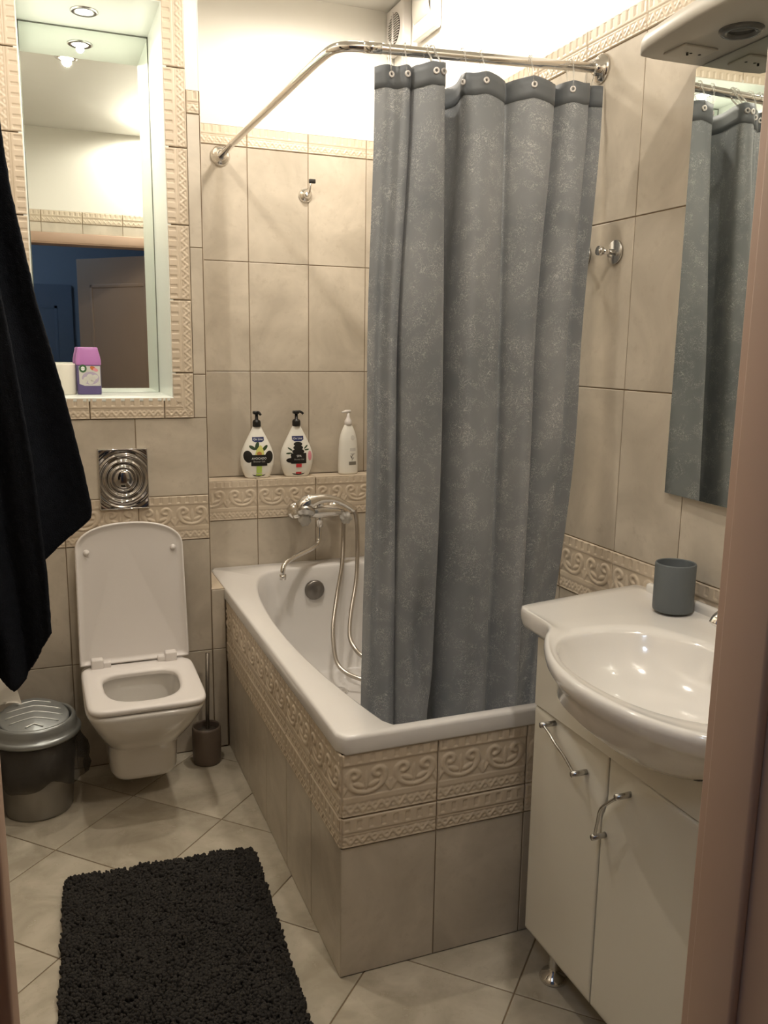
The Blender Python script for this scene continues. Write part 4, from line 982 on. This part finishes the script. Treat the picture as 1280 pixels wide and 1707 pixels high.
e = empty('basin_mixer_tap', (.652, -.44, ZS)); tag(e, 'chrome basin mixer tap mostly hidden behind the door frame', 'tap')
b = MB(); b.lathe([(.026, 0), (.026, .004), (.021, .008), (.020, .09), (.018, .10), (0, .104)], (.652, -.44, ZS-.002), n=32); b.tube(catmull([(.652, -.44, ZS+.06), (.60, -.44, ZS+.075), (.55, -.44, ZS+.07), (.535, -.44, ZS+.055)], 5), [.014]*16, 16); b.build('body', M['chrome'], e)
b = MB(); b.tube([(.652, -.44, ZS+.10), (.66, -.415, ZS+.105), (.668, -.395, ZS+.10)], [.012, .008, .006], 12); b.build('lever', M['chrome'], e)
b = MB(); b.lathe([(.0365, 0), (.0395, .002), (.0405, .006), (.0405, .098), (.0395, .100), (.0375, .100), (.037, .098), (.036, .008), (0, .007)], (.650, -.195, ZS+.0008), n=56)
o = b.build('tumbler', M['grey'], origin=(.650, -.195, ZS)); tag(o, 'matt grey tumbler on the washbasin corner', 'cup')

# ---------------------------------------------------------------- rubbish bin
bx, by = -.605, .985; e = empty('rubbish_bin', (bx, by, 0)); tag(e, 'silver swing-lid rubbish bin with a dark liner left of the toilet', 'bin')
b = MB(); b.lathe([(.085, 0), (.092, .001), (.094, .006), (.113, .235), (.110, .236)], (bx, by, .0006), n=56); b.build('bucket', mat('bin_bucket', (.30, .285, .26), .33, .7), e)
b = MB(); rr = []
for i, (z, r) in enumerate([(.238, .117), (.228, .121), (.212, .122), (.19, .125), (.165, .127), (.14, .127), (.12, .122), (.105, .112)]):
    rr.append([(bx+(r+.005*math.sin(5*a+i*.8)*min(1, i/3)+.004*math.sin(11*a-i*1.3)*min(1, i/3))*math.cos(a), by+(r+.005*math.sin(5*a+i*.8)*min(1, i/3)+.004*math.sin(13*a+i)*min(1, i/3))*math.sin(a), z+(.010*math.sin(4*a)+.006*math.sin(9*a) if i > 5 else 0)) for a in [2*PI*j/120 for j in range(120)]])
rr = [[(x+(.022 if x > bx+.05 else -.004 if x < bx-.05 else 0)*min(1, max(0, (.225-z)/.08))*abs(x-bx)/.12, y, z) for x, y, z in q_] for q_ in rr]
b.rings(rr, True); 
b.build('liner', M['bag'], e)['label'] = 'shiny dark plastic liner'
b = MB(); b.lathe([(.118, .232), (.124, .233), (.1275, .238), (.1275, .245), (.123, .249), (.1185, .251), (.117, .262), (.1145, .277), (.111, .283), (.106, .285), (.102, .281), (.102, .262)], (bx, by, 0), n=72, cap=False); b.build('lid_ring', M['silver'], e)
b = MB(); b.lathe([(.1005, .262), (0, .258)], (bx, by, 0), n=48, cap=False); b.build('lid_shadow_gap', M['dark'], e)
TM = Matrix.Translation(Vector((bx, by, .281))) @ Matrix.Rotation(.21, 4, 'X') @ Matrix.Rotation(.05, 4, 'Y')
fz = lambda x, y: .015*(1-(x*x+y*y)/.0100)+.005*(1-abs(x)/.1)
rr = []
for r in [.097, .095]+list(np.linspace(.091, .004, 14)):
    rr.append([tuple(TM @ Vector((r*math.cos(a), r*math.sin(a)*.93, fz(r*math.cos(a), r*math.sin(a))-(.006 if r > .096 else 0)))) for a in [2*PI*j/72 for j in range(72)]])
b = MB(); b.rings(rr, True, True, True); sl = b.build('swing_lid', M['silver'], e)
b = MB()
for k, yy in enumerate((-.066, -.040, -.012, .018, .050)):
    hw = math.sqrt(max(0, .080**2-yy**2))*(.52, .95, .97, .95, .75)[k]
    pts = [(t*hw, yy+.010*(1-abs(t)), 0) for t in np.linspace(-1, 1, 15)]
    b.tube([tuple(TM @ Vector((x, y, fz(x, y)+.0008))) for x, y, _ in pts], .0017, 8)
b.build('ridge', M['silverhi'], sl)

# toilet brush
tx, ty = -.092, 1.098; e = empty('toilet_brush', (tx, ty, 0)); tag(e, 'toilet brush in a brown cylindrical holder right of the toilet', 'toilet brush')
b = MB(); b.lathe([(.040, 0), (.043, .002), (.045, .010), (.047, .07), (.0465, .118), (.0445, .126), (.042, .126), (.043, .118), (.042, .02), (0, .018)], (tx, ty, .0006), n=48); b.build('holder', M['taupe'], e)
b = MB(); b.tube([(tx+.002, ty, .06), (tx+.010, ty+.004, .372)], .0062, 14); b.lathe([(0, .0), (.033, .004), (.033, .014), (0, .02)], (tx+.002, ty, .095), n=32); b.build("handle", mat("brush_handle", (.20, .175, .145), .35, .7), e)

# toilet paper on the left wall
ty, tz, TX = 1.06, .448, XL
e = empty('toilet_paper_holder', (XL, ty, tz)); tag(e, 'metal toilet paper holder on the left wall below the black towel', 'paper holder')
b = MB(); b.tube([(XL+.002, ty, tz), (XL+.105, ty, tz)], .007, 14)
b.lathe([(.022, 0), (.022, .004), (.010, .006), (.008, .01)], (XL+.001, ty, tz), 'X', 24); b.lathe([(.012, 0), (.015, .004), (.015, .014), (.011, .018), (0, .019)], (XL+.100, ty, tz), 'X', 24); b.build('arm', M['satin'], e)
b = MB(); rr = []
b.lathe([(.018, 0), (.045, 0), (.046, .002), (.046, .090), (.045, .092), (.018, .092), (.018, 0)], (XL+.007, ty, tz-.010), 'X', 48, cap=False)
rr = [[(x, ty-.046-.002*math.sin(s*9+x*60)+.012*s*math.sin(x*30+s*3)*.6, tz-.010-s*.13-(.012*math.sin(x*40) if s > .95 else 0)) for x in np.linspace(XL+.008+.012*s*0, XL+.098+.030*max(0, s-.1), 12)] for s in np.linspace(0, 1, 16)]
b.rings(rr, False); o = b.build('toilet_paper', M['paper'], origin=(XL+.05, ty, tz)); tag(o, 'toilet paper roll with its loose end hanging behind the bin', 'toilet paper')

# ---------------------------------------------------------------- black towel on a hook at the left wall
e = empty('towel_hook', (XL, .05, 1.93)); tag(e, 'chrome hook on the left wall holding the black towel', 'hook')
b = MB(); b.lathe([(.025, 0), (.025, .005), (0, .006)], (0, 0, 0), 'X', 28); b.v = [(XL+.001+px_, py_+.05, pz_+1.93) for px_, py_, pz_ in b.v]; b.tube(catmull([(XL+.004, .05, 1.93), (XL+.05, .05, 1.925), (XL+.085, .05, 1.935), (XL+.09, .05, 1.955)], 5), .006, 12); b.build('peg', M['chrome'], e)
tw = empty('towel', (XL+.09, .05, 1.93)); tag(tw, 'large black terry towel hanging at the left edge with folded drooping corners', 'towel')
def fold(name, edge, left, bottom, yb_, amp, th, ph):
    """edge / left: (z, x) silhouettes; bottom: z at s in 0..1 as control list"""
    ns, nt = 60, 150; vs = []; ez = [p_[0] for p_ in edge][::-1]; ex = [p_[1] for p_ in edge][::-1]; lz = [p_[0] for p_ in left][::-1]; lx = [p_[1] for p_ in left][::-1]
    ss = np.linspace(0, 1, len(bottom)); top = 1.96
    for j in range(nt+1):
        for i in range(ns+1):
            s = i/ns; zb = float(np.interp(s, ss, bottom)); z = top-(top-zb)*(j/nt)
            x0 = float(np.interp(z, lz, lx)); x1 = float(np.interp(z, ez, ex)); x = x0+(x1-x0)*s
            spread = min(1, (top-z)/.5)
            y = yb_+amp*spread*(math.sin(s*7.5+ph+z*.7)+.35*math.sin(s*17+ph*2))*(1 if s < .97 else .8)+.10*(1-s)*spread*.3
            nz = .0012*(random.random()-.5)
            vs.append((x+nz, y+nz, z+nz*.5))
    fs = [(j*(ns+1)+i, j*(ns+1)+i+1, (j+1)*(ns+1)+i+1, (j+1)*(ns+1)+i) for j in range(nt) for i in range(ns)]
    b = MB(); b.add(vs, fs, 0, True); o = b.build(name, M['towel'], tw, recalc=False); solid(o, th, 0)
    return o
fold('rear_fold', [(1.96, -.655), (1.85, -.600), (1.705, -.570), (1.605, -.562), (1.415, -.531), (1.264, -.496), (1.12, -.468), (1.05, -.457), (1.02, -.460), (.90, -.50)], [(1.96, -.70), (1.7, -.735), (.7, -.735)], [.80, .84, .88, .915, .965, 1.030], .075, .014, .007, .4)
fold('front_fold', [(1.96, -.665), (1.75, -.640), (1.55, -.603), (1.35, -.575), (1.15, -.553), (.95, -.541), (.83, -.540), (.75, -.545)], [(1.96, -.70), (1.7, -.72), (1.0, -.70), (.80, -.655), (.70, -.640)], [.800, .765, .738, .750, .790, .838], .015, .016, .007, 1.9)
fold('side_fold', [(1.96, -.675), (1.6, -.680), (1.0, -.650), (.82, -.628), (.70, -.634)], [(1.96, -.71), (1.7, -.74), (.7, -.74)], [.74, .73, .725, .735, .765, .80], .000, .012, .007, 3.2)

# ---------------------------------------------------------------- shaggy bath mat
RC = Vector((-.325, .175, 0)); RA = .050; RW, RL = .488, .76
e = empty('bath_mat', (RC.x, RC.y, 0), 0); tag(e, 'black shaggy rectangular bath mat on the floor beside the bathtub', 'bath mat')
Rm = Matrix.Translation(RC) @ Matrix.Rotation(-RA, 4, 'Z')
b = MB(); b.rbox((-RW/2+.008, -RL/2+.008, .001), (RW/2-.008, RL/2-.008, .009), .003); b.v = [tuple(Rm @ Vector(v)) for v in b.v]; b.build('backing', M['rug'], e)
NT = 17000
U_ = RNG.uniform(-RW/2+.004, RW/2-.004, NT); V_ = RNG.uniform(-RL/2+.004, RL/2-.004, NT)
keep = ~((np.abs(U_) > RW/2-.03) & (np.abs(V_) > RL/2-.03) & (np.hypot(np.abs(U_)-(RW/2-.03), np.abs(V_)-(RL/2-.03)) > .026)); U_, V_ = U_[keep], V_[keep]; NT = len(U_)
lean = RNG.uniform(0, 2*PI, NT); amt = RNG.uniform(.0, .006, NT); hh = RNG.uniform(.009, .016, NT)*(1+.25*np.sin(U_*38+V_*17)*np.sin(V_*31)); rr_ = RNG.uniform(.0028, .0042, NT)
ka = np.linspace(0, 2*PI, 6)[:-1]; prof = [(0, .9), (.5, 1.15), (.86, 1.1), (1.0, .55)]
co = np.zeros((NT, len(prof), 5, 3))
for a, (t, rs) in enumerate(prof):
    for k in range(5):
        co[:, a, k, 0] = U_+np.cos(lean)*amt*t**1.5+np.cos(ka[k])*rr_*rs
        co[:, a, k, 1] = V_+np.sin(lean)*amt*t**1.5+np.sin(ka[k])*rr_*rs
        co[:, a, k, 2] = .006+hh*t
ca, sa = math.cos(-RA), math.sin(-RA); X_ = co[..., 0]*ca-co[..., 1]*sa; Y_ = co[..., 0]*sa+co[..., 1]*ca
co[..., 0] = X_; co[..., 1] = Y_
me = bpy.data.meshes.new('pile'); F = []
base_f = [(a*5+k, a*5+(k+1) % 5, (a+1)*5+(k+1) % 5, (a+1)*5+k) for a in range(3) for k in range(5)]
bf = np.array(base_f); allf = (bf[None]+(np.arange(NT)*20)[:, None, None]).reshape(-1, 4); capf = (np.arange(15, 20)[None]+(np.arange(NT)*20)[:, None])
me.from_pydata(co.reshape(-1, 3).tolist(), [], allf.tolist()+capf.tolist()); me.materials.append(M['rug']); me.polygons.foreach_set('use_smooth', [True]*len(me.polygons)); me.update()
o = bpy.data.objects.new('pile', me); COL.objects.link(o); o.parent = e; o['kind'] = 'stuff'
